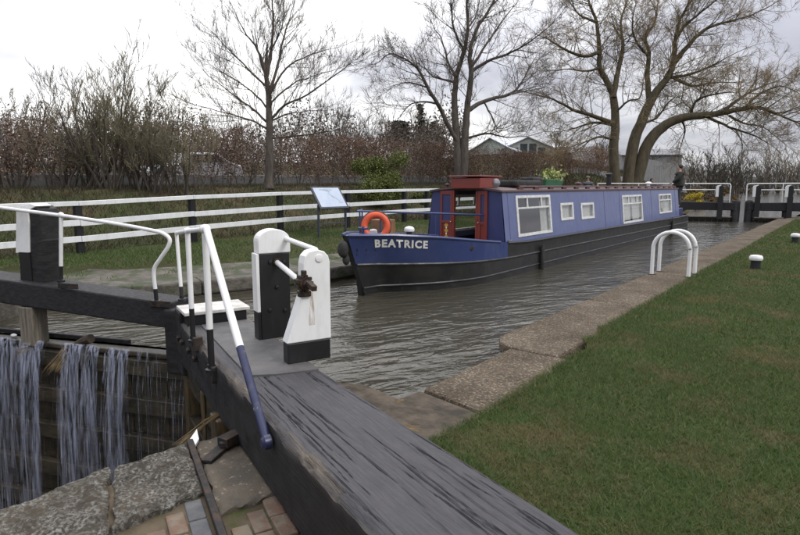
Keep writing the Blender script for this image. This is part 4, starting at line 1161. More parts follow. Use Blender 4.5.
# sliding hatch, tunnel lamp
m = MB(); m.hexa([(-6.70,10.20,1.545),(-5.98,10.20,1.545),(-5.98,11.0,1.575),(-6.70,11.0,1.575),(-6.70,10.20,1.76),(-5.98,10.20,1.76),(-5.98,11.0,1.79),(-6.70,11.0,1.79)])
hat = m.build('sliding_hatch', M['red'], nb, bevel=.015, smooth=False)
m = MB(); m.box((-6.34,10.62,1.80), (.78,.92,.03)); m.build('hatch_lid', M['red'], hat, bevel=.008, smooth=False)
m = MB(); m.lathe([(0,-.09),(.05,-.08),(.085,0),(.09,.02),(.075,.025),(0,.03)], (-5.74,10.44,1.66), 16, (0,-1,0)); m.tube([(-5.74,10.46,1.5),(-5.74,10.46,1.64)], .014, 8); m.build('tunnel_lamp', M['chrome'], nb)
m = MB(); m.lathe([(0,0),(.03,0),(.03,.08),(.055,.10),(.05,.13),(0,.14)], (-6.98,10.5,1.52), 12); m.build('horn', M['maroon'], nb)
# blue hand rail round the well
r0 = Vector((-6.70,7.28,1.17)); r1 = Vector((-5.98,10.34,1.01))
m = MB(); m.tube([r0, r1], .019, 10); m.build('well_rail', M['blue'], nb)
for t_, zb in ((.02,.74),(.16,.74),(.58,.50)):
    p = r0+(r1-r0)*t_; m = MB(); m.tube([(p.x,p.y,zb-.02), p], .014, 8); m.build('rail_stanchion', M['blue'], nb)
p = r0+Vector((-.1,.5,0))
m = MB(); m.tube([r0, (-7.0,7.75,1.17)], .016, 8); m.tube([(-7.0,7.75,.70),(-7.0,7.75,1.17)], .014, 8); m.build('rail_return', M['blue'], nb)
# bow fittings
m = MB()
m.ball((BX, BY-.05, .58), .095, 16, (1.0,.95,1.5)); m.ball((BX, BY+.02, .40), .07, 14, (.9,.9,1.3))
m.build('bow_fender', M['rubber'], nb)
m = MB(); m.tube([(BX+.02,BY+.42,gun(.4)-.01),(BX+.02,BY+.42,gun(.4)+.13)], .022, 8); m.tube([(BX-.08,BY+.42,gun(.4)+.10),(BX+.12,BY+.42,gun(.4)+.10)], .02, 8); m.build('mooring_stud', M['blue'], nb)
vp = Vector((-6.07,7.95,.68)); m = MB(); m.lathe([(0,0),(.065,0),(.05,.05),(.05,.14),(0,.14)], vp, 14); ms_ = m.build('mushroom_vent', M['black'], nb)
m = MB(); m.lathe([(0,.13),(.085,.13),(.095,.155),(.085,.19),(.05,.215),(0,.225)], vp, 16); m.build('vent_cap', M['white'], ms_)
m = MB(); m.lathe([(0,-.006),(.05,-.006),(.05,.004),(.03,.008),(0,.008)], skin(2.25,.47,1,.012), 12, (1,-.3,0)); m.build('fairlead', M['iron'], nb)
m = MB(); m.box((-6.75,8.05,.84), (.34,.30,.30)); m.build('deck_locker', M['panel'], nb, bevel=.01, smooth=False)
m = MB(); m.lathe([(0,0),(.07,0),(.07,.10),(.05,.12),(0,.13)], (-6.62,7.62,.72), 12); m.build('deck_vent', M['white'], nb)
# near-side fittings: small cleat and hanging rope fenders
m = MB(); m.tube([(BX+1.0,10.55,.40),(BX+1.0,10.55,.50)], .012, 6); m.tube([(BX+1.0,10.50,.49),(BX+1.0,10.60,.49)], .012, 6); m.build('cleat', M['chrome'], nb)
for yv in (11.9, 23.6):
    m = MB(); x = BX+HB+.045
    m.tube([(x,yv,.42),(x+.005,yv,.30)], .01, 6); m.lathe([(0,-.62),(.035,-.62),(.05,-.56),(.05,-.06),(.03,0),(0,0)], (x+.01,yv,.30), 10); m.build('rope_fender', M['rubber'], nb)
# stern: rudder swan neck
m = MB(); m.tube(bez([(BX,BY+20.9,.30),(BX,BY+20.95,.85),(BX,BY+20.7,1.10),(BX+.05,BY+20.2,1.16),(BX+.2,BY+19.5,1.20)]), .024, 9); m.build('tiller', M['black'], nb)
m = MB(); m.tube(bez([(BX+.55,CY1+.1,.36),(BX+.55,CY1+.1,.95),(BX+.55,CY1+.5,1.02),(BX+.62,CY1+1.0,1.0),(BX+.62,CY1+1.0,.36)]), .018, 8); m.build('stern_rail', M['black'], nb)
# roof fittings
m = MB(); m.lathe([(0,0),(.10,0),(.085,.03),(.075,.04),(.075,.36),(.10,.37),(.10,.42),(.06,.45),(0,.45)], (BX+.45,18.05,CT+.05), 14); m.build('chimney', M['black'], nb)
m = MB(); m.lathe([(0,0),(.06,0),(.06,.10),(.12,.12),(.11,.17),(.05,.20),(0,.20)], (BX+.30,23.0,CT+.06), 14); m.build('roof_vent', M['white'], nb)
m = MB(); m.lathe([(0,0),(.05,0),(.05,.08),(.10,.10),(.09,.14),(0,.16)], (BX+.2,16.2,CT+.06), 14); m.build('roof_vent', M['roofgrey'], nb)
# lettering on the bow, both sides
def lettering(sgn):
    cu = bpy.data.curves.new('name_curve', 'FONT'); cu.body = 'BEATRICE'; cu.size = .185; cu.offset = .0085; cu.space_character = 1.22; cu.resolution_u = 3
    ob = bpy.data.objects.new('name_tmp', cu); COL.objects.link(ob)
    dg = bpy.context.evaluated_depsgraph_get(); me = bpy.data.meshes.new_from_object(ob.evaluated_get(dg))
    bpy.data.objects.remove(ob, do_unlink=True)
    bm = bmesh.new(); bm.from_mesh(me)
    bmesh.ops.triangulate(bm, faces=bm.faces[:])
    bmesh.ops.subdivide_edges(bm, edges=[e for e in bm.edges if e.calc_length() > .05], cuts=1)
    xs = [v.co.x for v in bm.verts]; x0, x1 = min(xs), max(xs)
    S_ = np.linspace(0, 3, 600); arc = np.concatenate([[0], np.cumsum([math.hypot(S_[i+1]-S_[i], half(S_[i+1])-half(S_[i])) for i in range(599)])])
    sA, sB = .36, 1.22
    aA, aB = np.interp([sA,sB], S_, arc)
    for v in bm.verts:
        t_ = (v.co.x-x0)/(x1-x0)
        if sgn < 0: t_ = 1-t_
        s = float(np.interp(aA+(aB-aA)*t_, arc, S_)); z = gun(s)-.200+v.co.y*.98
        v.co = skin(s, z, sgn, .017)
    me2 = bpy.data.meshes.new('boat_name'); bm.to_mesh(me2); bm.free()
    link('boat_name', me2, M['letter'], nb, False, label='cream capital letters BEATRICE on the blue bow')
lettering(1); lettering(-1)

# things carried on the boat
def torus(c, R, r, nrm, n=28, k=10):
    Mx = Vector((0,0,1)).rotation_difference(Vector(nrm)).to_matrix(); pts = [Vector(c)+Mx@Vector((R*math.cos(2*math.pi*i/n), R*math.sin(2*math.pi*i/n), 0)) for i in range(n)]
    m = MB(); cc = Vector(c)
    for p in pts:
        rd = (p-cc).normalized(); nx = Vector(nrm).normalized()
        for j in range(k): a = 2*math.pi*j/k; m.v.append(tuple(p+rd*r*math.cos(a)+nx*r*math.sin(a)))
    for i in range(n):
        for j in range(k): m.f.append((i*k+j, ((i+1)%n)*k+j, ((i+1)%n)*k+(j+1)%k, i*k+(j+1)%k))
    return m
lb = thing('lifebuoy', 'orange lifebuoy propped against the blue rail on the bow deck', 'lifebuoy', (-6.52,7.50,.75))
bn = (.62,-.78,.16); bc = (-6.46,7.50,.905)
torus(bc, .20, .06, bn).build('ring', M['buoy'], lb)
m = torus(bc, .268, .008, bn, 28, 6); m.build('grab_rope', M['rope'], lb)
m = MB(); m.box((-6.1,12.2,1.655), (.5,1.3,.15)); m.box((-6.15,12.9,1.70), (.4,.5,.22)); 
tag(m.build('coal_sack', M['rubber'], None, bevel=.05, seg=3), 'black sacks heaped on the boat roof behind the red hatch', 'sack')
M['green_paint'] = pm('green_box_paint', (.03,.12,.06), (.05,.15,.08), 6, .5)
m = MB(); m.hexa([(-6.45,13.5,1.573),(-6.05,13.5,1.573),(-6.05,14.5,1.573),(-6.45,14.5,1.573),(-6.5,13.45,1.77),(-6.0,13.45,1.77),(-6.0,14.55,1.77),(-6.5,14.55,1.77)])
tag(m.build('planter', M['green_paint'], None, bevel=.01, smooth=False), 'green trough planter on the narrowboat roof', 'planter')

# ------------------------------------------------------------------ leaf and branch generators
def leaf_cloud(name, pts, size, mat, parent, seed=0, flat=0.):
    """one small bent leaf (2 triangles as a quad) at every point"""
    rg = np.random.RandomState(seed); P = np.asarray(pts, float); n = len(P)
    a = rg.randn(n,3); a /= np.linalg.norm(a, axis=1)[:,None]
    b = rg.randn(n,3); b -= a*(a*b).sum(1)[:,None]; b /= np.linalg.norm(b, axis=1)[:,None]
    sz = size*rg.uniform(.55,1.3,(n,1))
    V = np.stack([P-a*sz*.5, P+b*sz*.28, P+a*sz*.5, P-b*sz*.28], 1).reshape(-1,3)
    Fq = np.arange(4*n).reshape(n,4)
    return npmesh(name, V, Fq, mat, parent, False, rg.uniform(0,1,n))
def rot_about(v, axis, ang):
    axis = axis/ (np.linalg.norm(axis)+1e-9); c, s = math.cos(ang), math.sin(ang)
    return v*c+np.cross(axis, v)*s+axis*(axis@v)*(1-c)
class Twigs:
    """branches gathered by shape and turned into one triangle mesh"""
    def __init__(s): s.g = {}; s.t = []
    def tube(s, pts, r, n=4, cap=False): s.g.setdefault((len(pts), min(n,5)), []).append((np.array(pts), np.array(r)))
    @property
    def v(s): return s.g or s.t
    def arrays(s, rg, wob, lift):
        V_ = []; F_ = []; off = 0
        def rings(P, R, n, tip):
            nonlocal off
            k, m_ = P.shape[:2]; t = P[:,-1]-P[:,0]; t /= np.linalg.norm(t,axis=1)[:,None]+1e-9
            a = np.where(np.abs(t[:,2:3]) < .9, np.array([[0,0,1.]]), np.array([[1.,0,0]])); u = np.cross(t,a); u /= np.linalg.norm(u,axis=1)[:,None]+1e-9; w = np.cross(t,u)
            an = np.arange(n)*2*math.pi/n
            rg_ = P[:,:,None]+R[:,:,None,None]*(u[:,None,None]*np.cos(an)[None,None,:,None]+w[:,None,None]*np.sin(an)[None,None,:,None])
            if tip: vv = np.concatenate([rg_[:,:-1].reshape(k,-1,3), P[:,-1:]], 1)
            else: vv = rg_.reshape(k,-1,3)
            per = vv.shape[1]; f = []
            mm = m_-1 if tip else m_
            for i in range(mm-1):
                for q in range(n):
                    a0 = i*n+q; a1 = i*n+(q+1)%n; f += [(a0,a1,a1+n),(a0,a1+n,a0+n)]
            if tip:
                for q in range(n): f.append(((mm-1)*n+q, (mm-1)*n+(q+1)%n, per-1))
            f = np.array(f); V_.append(vv.reshape(-1,3)); F_.append((f[None]+np.arange(k)[:,None,None]*per+off).reshape(-1,3)); off += k*per
        for (m_, n), L in s.g.items(): rings(np.stack([x[0] for x in L]), np.stack([x[1] for x in L]), n, False)
        if s.t:
            A = np.array(s.t); p = A[:,:3]; d = A[:,3:6]/np.linalg.norm(A[:,3:6],axis=1)[:,None]; L = A[:,6:7]; r = A[:,7]
            d1 = d+rg.randn(*d.shape)*wob+np.array([0,0,lift*.5]); d1 /= np.linalg.norm(d1,axis=1)[:,None]
            d2 = d1+rg.randn(*d.shape)*wob*1.6+np.array([0,0,lift]); d2 /= np.linalg.norm(d2,axis=1)[:,None]
            P = np.stack([p, p+d1*L*.5, p+d1*L*.5+d2*L*.5], 1); rings(P, np.stack([r, r*.75, r*0], 1), 3, True)
        return np.concatenate(V_), np.concatenate(F_)
    def build(s, name, mat, parent=None, smooth=False, rg=None, wob=.16, lift=.1):
        V_, F_ = s.arrays(rg or np.random.RandomState(1), wob, lift); return npmesh(name, V_, F_, mat, parent, False)
def grow(lists, p, d, L, r, lev, maxlev, rg, P):
    """curving branch with children; lists[0] holds limbs, lists[1] twigs"""
    if lev >= maxlev:
        lists[1].t.append((*p, *d, L, max(r, P['rmin']))); return
    nseg = 4
    pts = [p]; dirs = []
    d = d/math.sqrt(d@d); wob = P['wob']; li = P['lift'][min(lev,len(P['lift'])-1)]/nseg
    J = rg.randn(nseg,3)*wob; J[:,2] += li
    for i in range(nseg):
        d = d+J[i]; d = d/math.sqrt(d@d); p = p+d*(L/nseg); pts.append(p); dirs.append(d)
    r1 = max(r*.35, P['rmin'])
    (lists[0] if r > P['split'] else lists[1]).tube(pts, [r+(r1-r)*i/nseg for i in range(nseg+1)], 6 if r > .06 else (4 if r > .02 else 3), False)
    nch = max(1, int(P['kids'][min(lev, len(P['kids'])-1)]*rg.uniform(.75,1.25)+.5))
    T = rg.uniform(.15,1.0,nch); T[0] = 1.0; A = np.radians(rg.uniform(P['ang'][0],P['ang'][1],nch)); RR = rg.randn(nch,3); LL = rg.uniform(P['ratio'][0],P['ratio'][1],nch)
    for k in range(nch):
        t = T[k]; i = min(nseg-1, int(t*nseg)); f = t*nseg-i
        q = pts[i]*(1-f)+pts[i+1]*f; dd = dirs[i]
        sd = RR[k]-dd*(dd@RR[k]); sd /= math.sqrt(sd@sd)+1e-9
        nd = dd*math.cos(A[k])+sd*math.sin(A[k]); nd[2] += P['up']
        grow(lists, q, nd, L*LL[k]*(1-.35*t), max(P['rmin'], (r+(r1-r)*t)*P['rr']), lev+1, maxlev, rg, P)
def limb_tree(name, label, limbs, dep, P, mats, seed, base=None, group=None, tp=None, sp=.75):
    """limbs: (list of sight points, r0, r1, depth sweep); grows children along every limb"""
    rg = np.random.RandomState(seed); lists = [MB(), Twigs()]
    for li, (px, r0, r1, sweep) in enumerate(limbs):
        n = len(px); L3 = [atd(x, y, dep+sweep*(i/(n-1))**1.2) for i, (x, y) in enumerate(px)]
        if base is not None and li in base[0]: L3[0] = np.array(base[1])+(L3[0]-np.array(base[1]))*np.array([1,1,0]); L3[0][2] = base[1][2]
        P3 = [np.array(v) for v in bez(L3, 4)]; m_ = len(P3)
        P3 = [p+rg.randn(3)*.012*(i > 0) for i, p in enumerate(P3)]
        R = np.linspace(r0**.8, r1**.8, m_)**1.25
        if li in (base[0] if base else ()): R[0] *= 1.35; R[1] *= 1.12
        lists[0].tube(P3, list(R), 10 if r0 > .12 else 7, False)
        seglen = sum(np.linalg.norm(P3[i+1]-P3[i]) for i in range(m_-1))
        nk = max(3, int(seglen/ P['space']))
        for k in range(nk):
            t = P['start']+(1-P['start'])*(k+rg.uniform(0,1))/nk
            if base and li in base[0] and t < .35: continue
            i = min(m_-2, int(t*(m_-1))); f = t*(m_-1)-i
            q = P3[i]*(1-f)+P3[i+1]*f; dd = P3[i+1]-P3[i]; dd /= np.linalg.norm(dd)
            nd = rot_about(dd, np.cross(dd, rg.randn(3)), rad(rg.uniform(*P['ang'])))+np.array([0,0,P['up']])
            rr = max(P['rmin'], min(R[i]*.45, P['rmax']))
            grow(lists, q, nd, P['len']*rg.uniform(.5,1.15)*(1-.3*t), rr, 1, P['lev'], rg, P)
        grow(lists, P3[-1], P3[-1]-P3[-2], P['len']*.8, max(P['rmin'], r1), 1, P['lev'], rg, P)
    b = base[1] if base else atd(*limbs[0][0][0], dep)
    t_ = thing(name, label, 'tree', tuple(float(v) for v in b), group)
    lists[0].build('trunk', mats[0], t_)
    lists[1].build('crown', mats[1], t_, False, rg, P['wob']*1.3, P['lift'][-1])
    return t_
def Zc(lst, ox, oy, k): return [(ox+x*k, oy+y*k) for x, y in lst]

# slender tree beyond the fence
kA = .3738
A_ = lambda *l: Zc(l, 180, 0, kA)
bA = onz(269, 190, 1.35); dA = 21.5; bA = atd(269, 192, dA); bA = np.array([bA[0], bA[1], float(bank_z(bA[0], bA[1]))-.05])
PA = dict(space=.26, start=.2, ang=(24,52), up=.22, wob=.07, lift=(.2,.25,.3), kids=(6,6,7), ratio=(.55,.9), rr=.5, rmin=.0042, rmax=.018, split=.013, len=1.55, lev=3, tseg=3)
limb_tree('bare_tree', 'slender bare tree with upswept branches behind the white fence, left of the info board', [
    (A_((238,510),(240,420),(239,330),(237,270),(232,205)), .17, .085, 0),
    (A_((232,205),(243,140),(250,70),(247,10),(250,-25)), .075, .012, .4),
    (A_((231,200),(208,135),(178,92),(150,40)), .06, .012, -.8),
    (A_((236,262),(262,175),(275,112),(290,60),(302,18)), .065, .012, .8),
    (A_((238,255),(285,182),(340,150),(402,130)), .05, .010, 1.2),
    (A_((238,325),(280,282),(340,252),(428,192),(466,165)), .055, .010, -.8),
    (A_((238,333),(195,292),(140,252),(62,190)), .055, .010, .9),
    (A_((234,235),(180,182),(130,132),(82,82)), .045, .010, -1.4),
    (A_((238,345),(190,322),(120,302),(40,280)), .045, .009, -.5),
    (A_((240,325),(300,302),(382,296)), .04, .009, 1.2),
    (A_((240,370),(300,366),(390,352),(440,340)), .04, .008, -1.1),
    (A_((238,292),(190,242),(130,202),(90,180)), .04, .009, 1.6),
    (A_((237,280),(300,225),(350,205),(420,185)), .04, .009, 1.7),
    (A_((233,215),(215,160),(200,90),(205,30)), .04, .010, 1.0),
    (A_((246,130),(270,80),(278,30),(270,-10)), .03, .008, -.9),
    ], dA, PA, (M['bark'], M['twig']), 11, ((0,), bA))

# twin-stemmed tree behind the boat
kB = .3552
B_ = lambda *l: Zc(l, 370, 0, kB)
dB = 30.0; bB = atd(460, 190, dB); bB = np.array([bB[0], bB[1], float(bank_z(bB[0], bB[1]))-.05])
PB = dict(space=.34, start=.2, ang=(26,58), up=.14, wob=.10, lift=(.1,.15,.15), kids=(6,6,8), ratio=(.55,.9), rr=.5, rmin=.0058, rmax=.026, split=.018, len=2.1, lev=3, tseg=3)
limb_tree('bare_tree', 'tall twin stemmed bare tree rising behind the red hatch of the boat', [
    (B_((250,510),(247,430),(242,350),(238,280),(245,212),(265,142),(275,82),(272,0),(268,-40)), .25, .04, .4),
    (B_((262,510),(266,430),(270,350),(275,290),(285,212),(281,150),(300,82),(340,20),(362,-30)), .25, .04, -.4),
    (B_((250,405),(225,362),(190,292),(160,242),(140,202),(110,172),(60,152),(28,172)), .14, .02, -2.0),
    (B_((190,292),(150,286),(110,296),(82,332)), .06, .016, .8),
    (B_((165,248),(110,232),(60,242)), .05, .014, -1.5),
    (B_((240,232),(200,222),(165,206),(140,160)), .07, .016, 2.2),
    (B_((244,215),(222,180),(202,112),(180,80)), .08, .016, 1.5),
    (B_((274,312),(320,286),(390,266),(420,242),(450,190),(466,160)), .13, .016, 2.4),
    (B_((285,202),(330,172),(400,146),(460,110),(522,58)), .10, .016, -1.2),
    (B_((390,266),(440,256),(490,246)), .05, .014, 1.5),
    (B_((268,390),(330,376),(380,386),(442,384)), .07, .014, -1.6),
    (B_((284,192),(330,122),(370,62),(412,8)), .08, .018, 1.6),
    (B_((265,142),(236,82),(230,20),(222,-30)), .07, .018, -1.8),
    (B_((320,286),(340,322),(362,362),(402,350)), .05, .012, 2.0),
    (B_((276,80),(300,40),(310,-20)), .05, .016, 1.0),
    ], dB, PB, (M['bark'], M['twig']), 12, ((0,1), bB))

# old willow
kC = .3738
C_ = lambda *l: Zc(l, 520, 0, kC)
dC = 36.0; bC = atd(622, 195, dC); bC = np.array([bC[0], bC[1], float(bank_z(bC[0], bC[1]))-.05])
PC = dict(space=.30, start=.16, ang=(28,64), up=.10, wob=.13, lift=(.05,.10,-.05), kids=(6,7,9), ratio=(.55,.92), rr=.5, rmin=.0075, rmax=.030, split=.020, len=2.35, lev=3, tseg=3)
limb_tree('willow_tree', 'big spreading ochre twigged willow leaning over the canal behind the boat', [
    (C_((262,535),(250,410),(255,332),(250,262),(238,228),(214,182),(212,130),(205,60),(186,10),(180,-30)), .33, .05, .6),
    (C_((288,535),(300,402),(330,312),(360,252),(390,212),(410,172),(415,110),(430,50),(462,-5)), .40, .05, -.5),
    (C_((300,535),(336,398),(380,342),(430,316),(480,310),(540,302),(600,290),(650,290),(700,310),(746,330)), .40, .035, -2.6),
    (C_((250,262),(262,192),(275,122),(270,60),(290,-8)), .19, .04, 1.4),
    (C_((212,140),(170,150),(120,132),(85,110),(60,98)), .13, .025, -1.6),
    (C_((252,332),(200,312),(140,292),(90,266),(48,254)), .16, .025, -2.0),
    (C_((255,335),(200,328),(150,342),(106,352)), .11, .022, 2.2),
    (C_((252,372),(210,366),(170,382),(138,392)), .10, .02, -1.8),
    (C_((345,276),(340,202),(345,142),(335,100),(360,60),(370,-5)), .19, .035, 1.8),
    (C_((410,172),(450,122),(490,82),(540,62),(620,40),(682,8)), .17, .025, 1.0),
    (C_((402,206),(450,200),(500,182),(560,150)), .12, .022, -1.6),
    (C_((408,206),(460,230),(520,220),(602,222)), .12, .022, 2.6),
    (C_((540,302),(590,262),(650,230),(702,210)), .12, .022, .8),
    (C_((500,312),(560,340),(620,360),(662,382)), .10, .02, -1.2),
    (C_((430,316),(442,350),(430,392)), .08, .02, 1.4),
    (C_((600,290),(640,252),(700,230),(746,250)), .09, .02, -1.8),
    (C_((455,312),(470,272),(520,252),(580,246)), .11, .02, -2.2),
    (C_((415,110),(440,70),(500,20),(540,-10)), .12, .025, -1.4),
    (C_((205,60),(160,40),(130,0)), .10, .025, 1.2),
    (C_((214,182),(180,190),(130,185),(90,190)), .09, .02, 2.0),
    (C_((320,332),(365,315),(400,270),(440,255)), .10, .02, 2.4),
    (C_((255,300),(290,270),(320,262),(330,220)), .08, .02, -1.6),
    (C_((560,310),(600,330),(650,340),(690,370)), .08, .018, 1.6),
    (C_((345,150),(310,110),(300,60),(310,10)), .09, .022, -1.4),
    ], dC, PC, (M['bark_olive'], M['twig_olive']), 13, ((0,1,2), bC))

# ------------------------------------------------------------------ shrubs, hedge and wood
def multi_stem(lists, base, H_, n, rg, spread=.5, lev=3, r=.035, kids=(5,6,8), rmin=.006, up=.25, split=.014):
    P = dict(wob=.10, lift=(.25,.2,.15), kids=kids, ratio=(.4,.68), rr=.55, rmin=rmin, split=split, ang=(18,48), up=up)
    for i in range(n):
        a = rg.uniform(0, 6.28); s = rg.uniform(0, spread)
        d = np.array([math.cos(a)*s, math.sin(a)*s, 1.0])
        b = np.array(base)+np.array([math.cos(a), math.sin(a), 0])*rg.uniform(0,.9)*spread
        grow(lists, b, d, H_*rg.uniform(.55,1.0)*.72, r*rg.uniform(.7,1.2), 0, lev, rg, P)
def on_bank(px, d):
    p = atd(px, 186, d); return np.array([p[0], p[1], float(bank_z(p[0], p[1]))-.03])
def shrub(name, label, px, d, H_, n, seed, mats, spread=.6, lev=3, kids=(6,6,6), rmin=.006, r=.035, cat='shrub', group=None):
    rg = np.random.RandomState(seed); L_ = [MB(), Twigs()]; b = on_bank(px, d)
    multi_stem(L_, b, H_, n, rg, spread, lev, r, kids, rmin)
    t_ = thing(name, label, cat, tuple(float(v) for v in b), group)
    if L_[0].v: L_[0].build('stems', mats[0], t_)
    L_[1].build('twigs', mats[1], t_, smooth=False); return t_
tb = (M['bark'], M['twig_green'])
shrub('bare_shrub', 'tallest olive thicket shrub behind the fence at the left', 112, 17.4, 4.9, 13, 41, tb, .36, rmin=.0055)
shrub('bare_shrub', 'bushy olive shrub just right of the tallest thicket', 154, 17.6, 3.4, 11, 42, tb, .6, rmin=.0055)
shrub('bare_shrub', 'low rounded olive shrub left of the tallest thicket', 66, 17.2, 3.0, 11, 43, tb, .8, rmin=.0055)
shrub('bare_shrub', 'wispy olive shrub between the low rounded one and the tallest thicket', 90, 17.9, 3.9, 10, 47, tb, .5, rmin=.0055)
shrub('bare_shrub', 'wispy shrub close on the right of the tallest thicket', 134, 18.0, 3.7, 10, 48, tb, .5, rmin=.0055)
shrub('bare_shrub', 'rightmost olive shrub of the thicket, left of the parked car', 182, 18.0, 2.9, 9, 49, tb, .6, rmin=.0055)
shrub('bare_shrub', 'thin brown shrub at the left edge of the picture', 14, 16.8, 2.3, 12, 44, (M['bark'], M['twig_brown']), .6, rmin=.0055)
shrub('bare_tree', 'small dark bare tree on the skyline at the far left', 17, 46, 10.5, 6, 46, (M['bark'], M['twig_brown']), .55, 3, (6,6,5), .012, .13, 'tree')

# beech hedge on the bank, its leaves brown, with the stems bare at the foot
hd = thing('beech_hedge', 'long brown leaved beech hedge running along the bank behind the fence', 'hedge', (-19.2, 14, 1.3))
rg = np.random.RandomState(51); Ls = [Twigs(), Twigs()]
LP = []
yv = -3.0
while yv < 62:
    x = -19.0+rg.uniform(-.25,.25)-.04*max(0,yv-30); zb = float(bank_z(x, yv))-.05
    d_ = math.hypot(x, yv); Ht = 1.95+.012*max(0,yv)+rg.uniform(-.12,.15)
    for k in range(2):
        multi_stem(Ls, (x, yv+rg.uniform(-.2,.2), zb), Ht*.95, 1, rg, .2, 2, .028, (6,6), .007, .2)
    yv += .55 if yv < 30 else .9
    n = int(1350*(.55 if yv < 30 else .9)/.55*(.8+.35*math.sin(yv*.7)+.25*math.sin(yv*1.9+1)))
    u = rg.uniform(0,1,(n,1)); cl = np.concatenate([rg.randn(n,1)*.30, rg.uniform(-.45,.45,(n,1))*(1 if yv < 30 else 1.5), .35+(Ht-.30)*u**.8+rg.randn(n,1)*.06], 1)
    LP.append(cl+np.array([x,yv,zb]))
Ls[0].build('stems', M['bark'], hd)['kind'] = 'stuff'; Ls[1].build('twigs', M['twig_brown'], hd, smooth=False)
leaf_cloud('foliage', np.concatenate(LP), .068, M['beech'], hd, 52)

# green evergreen shrub behind the fence
def leafy(name, label, c, size, n, leafsz, mat, seed, lobes=14, cat='shrub', stem=M['bark']):
    rg = np.random.RandomState(seed); c = np.array(c, float); P_ = []
    m = MB()
    for k in range(lobes):
        a = rg.uniform(0,6.28); e = rg.uniform(.05,1)
        rr = math.sqrt(rg.uniform(0,1)); q = c+np.array([math.cos(a)*rr*size[0]*.62*(1.1-.5*e), math.sin(a)*rr*size[1]*.62*(1.1-.5*e), e*size[2]*.82])
        m.tube([c+np.array([0,0,-.05]), (c+q)/2+rg.randn(3)*.08, q], [.03,.02,.006], 5, False)
        nn = n//lobes; s_ = rg.uniform(.26,.44)*size[2]*.55
        g = rg.randn(nn,3); g /= np.linalg.norm(g,axis=1)[:,None]; g *= (rg.uniform(0,1,(nn,1))**.45)*s_*rg.uniform(.85,1.25,(nn,1)); g[:,2] *= .8
        P_.append(q+g)
        for _ in range(6):
            e_ = q+rg.randn(3)*s_*.6+np.array([0,0,s_*.5]); m.tube([q, e_], [.006,.003], 3, False)
    P_ = np.concatenate(P_); P_ = P_[P_[:,2] > c[2]+.02]
    t_ = thing(name, label, cat, tuple(c)); so_ = m.build('stems', stem, t_); so_['kind'] = 'stuff'
    leaf_cloud('foliage', P_, leafsz, mat, t_, seed+1); return t_
leafy('evergreen_shrub', 'rounded yellow green evergreen shrub behind the fence beside the info board', on_bank(381,23.0), (2.1,2.1,2.25), 24000, .075, M['green_leaf'], 61, 18)
leafy('evergreen_shrub', 'small green shrub low behind the fence right of the rounded evergreen', on_bank(425,25), (.9,.9,.9), 3500, .07, M['green_leaf'], 63, 9)
leafy('undergrowth', 'orange brown undergrowth at the foot of the big willow', on_bank(648,38.5), (2.2,1.6,1.5), 9000, .09, M['ochre_leaf'], 65, 14, 'undergrowth')
leafy('undergrowth', 'straw coloured undergrowth left of the willow trunk', on_bank(585,37), (2.2,1.6,1.2), 6000, .09, M['ochre_leaf'], 67, 12, 'undergrowth')
leafy('yellow_shrub', 'yellow flowering shrub behind the standing boatman', on_bank(697,44), (1.2,.8,1.5), 1400, .10, M['yellow'], 69, 8)
leafy('undergrowth', 'rusty reeds on the bank beside the far left gate', on_bank(712,47), (2.4,1.4,.9), 5000, .11, M['ochre_leaf'], 71, 12, 'undergrowth')

# the wood beyond the road: one mass of bare trees on the skyline
rg = np.random.RandomState(81); Lw = [Twigs(), Twigs()]
wood = [(px+rg.uniform(-6,6), rg.uniform(40,62), h_) for px, h_ in
        [(-20,5.5),(30,5.0),(62,5.6),(95,6.0),(130,6.4),(165,6.0),(195,5.4),(222,5.8),(248,5.6),(275,5.0),(300,5.8),(322,6.6),(345,7.0),(368,6.2),(392,5.4),(446,5.0),(360,5.5),(310,5.2),(205,5.0),(80,5.0),(440,5.0),(285,5.6),(235,5.0),(15,5.0),(48,5.4),(110,6.2),(150,6.0),(180,5.6),(212,5.4),(262,5.4),(332,6.4),(355,6.6),(380,5.6),(410,5.2),(428,5.2),(458,4.8)]]
for px, d_, h_ in wood:
    p = on_bank(px, d_)
    multi_stem(Lw, p, h_*rg.uniform(1.05,1.4), 6, rg, .5, 3, .07, (5,5,4), .014, .2, .03)
wd = thing('wood', 'mass of bare brown trees along the skyline beyond the hedge', 'wood', (-40,30,1))
wd['kind'] = 'stuff'
sc_n = 52000; pxs = rg.uniform(-40,465,sc_n); dds = rg.uniform(33,60,sc_n); hh = rg.uniform(0,1,sc_n)**.8*(3.9+.9*np.sin(pxs*.045)+.5*np.sin(pxs*.13))
R0 = FW[None,:2]+RT[None,:2]*((pxs-400)/F)[:,None]; XYs = R0*dds[:,None]; c_ = leaf_cloud('scrub', np.concatenate([XYs, (bank_z(XYs[:,0],XYs[:,1])+hh)[:,None]],1), .17, M['scrub'], wd, 83); c_['kind'] = 'stuff'
a_ = Lw[0].build('stems', M['twig_brown'], wd); b_ = Lw[1].build('twigs', M['twig_brown'], wd, smooth=False)
a_['kind'] = 'stuff'; b_['kind'] = 'stuff'
rg = np.random.RandomState(82); Lw = [Twigs(), Twigs()]
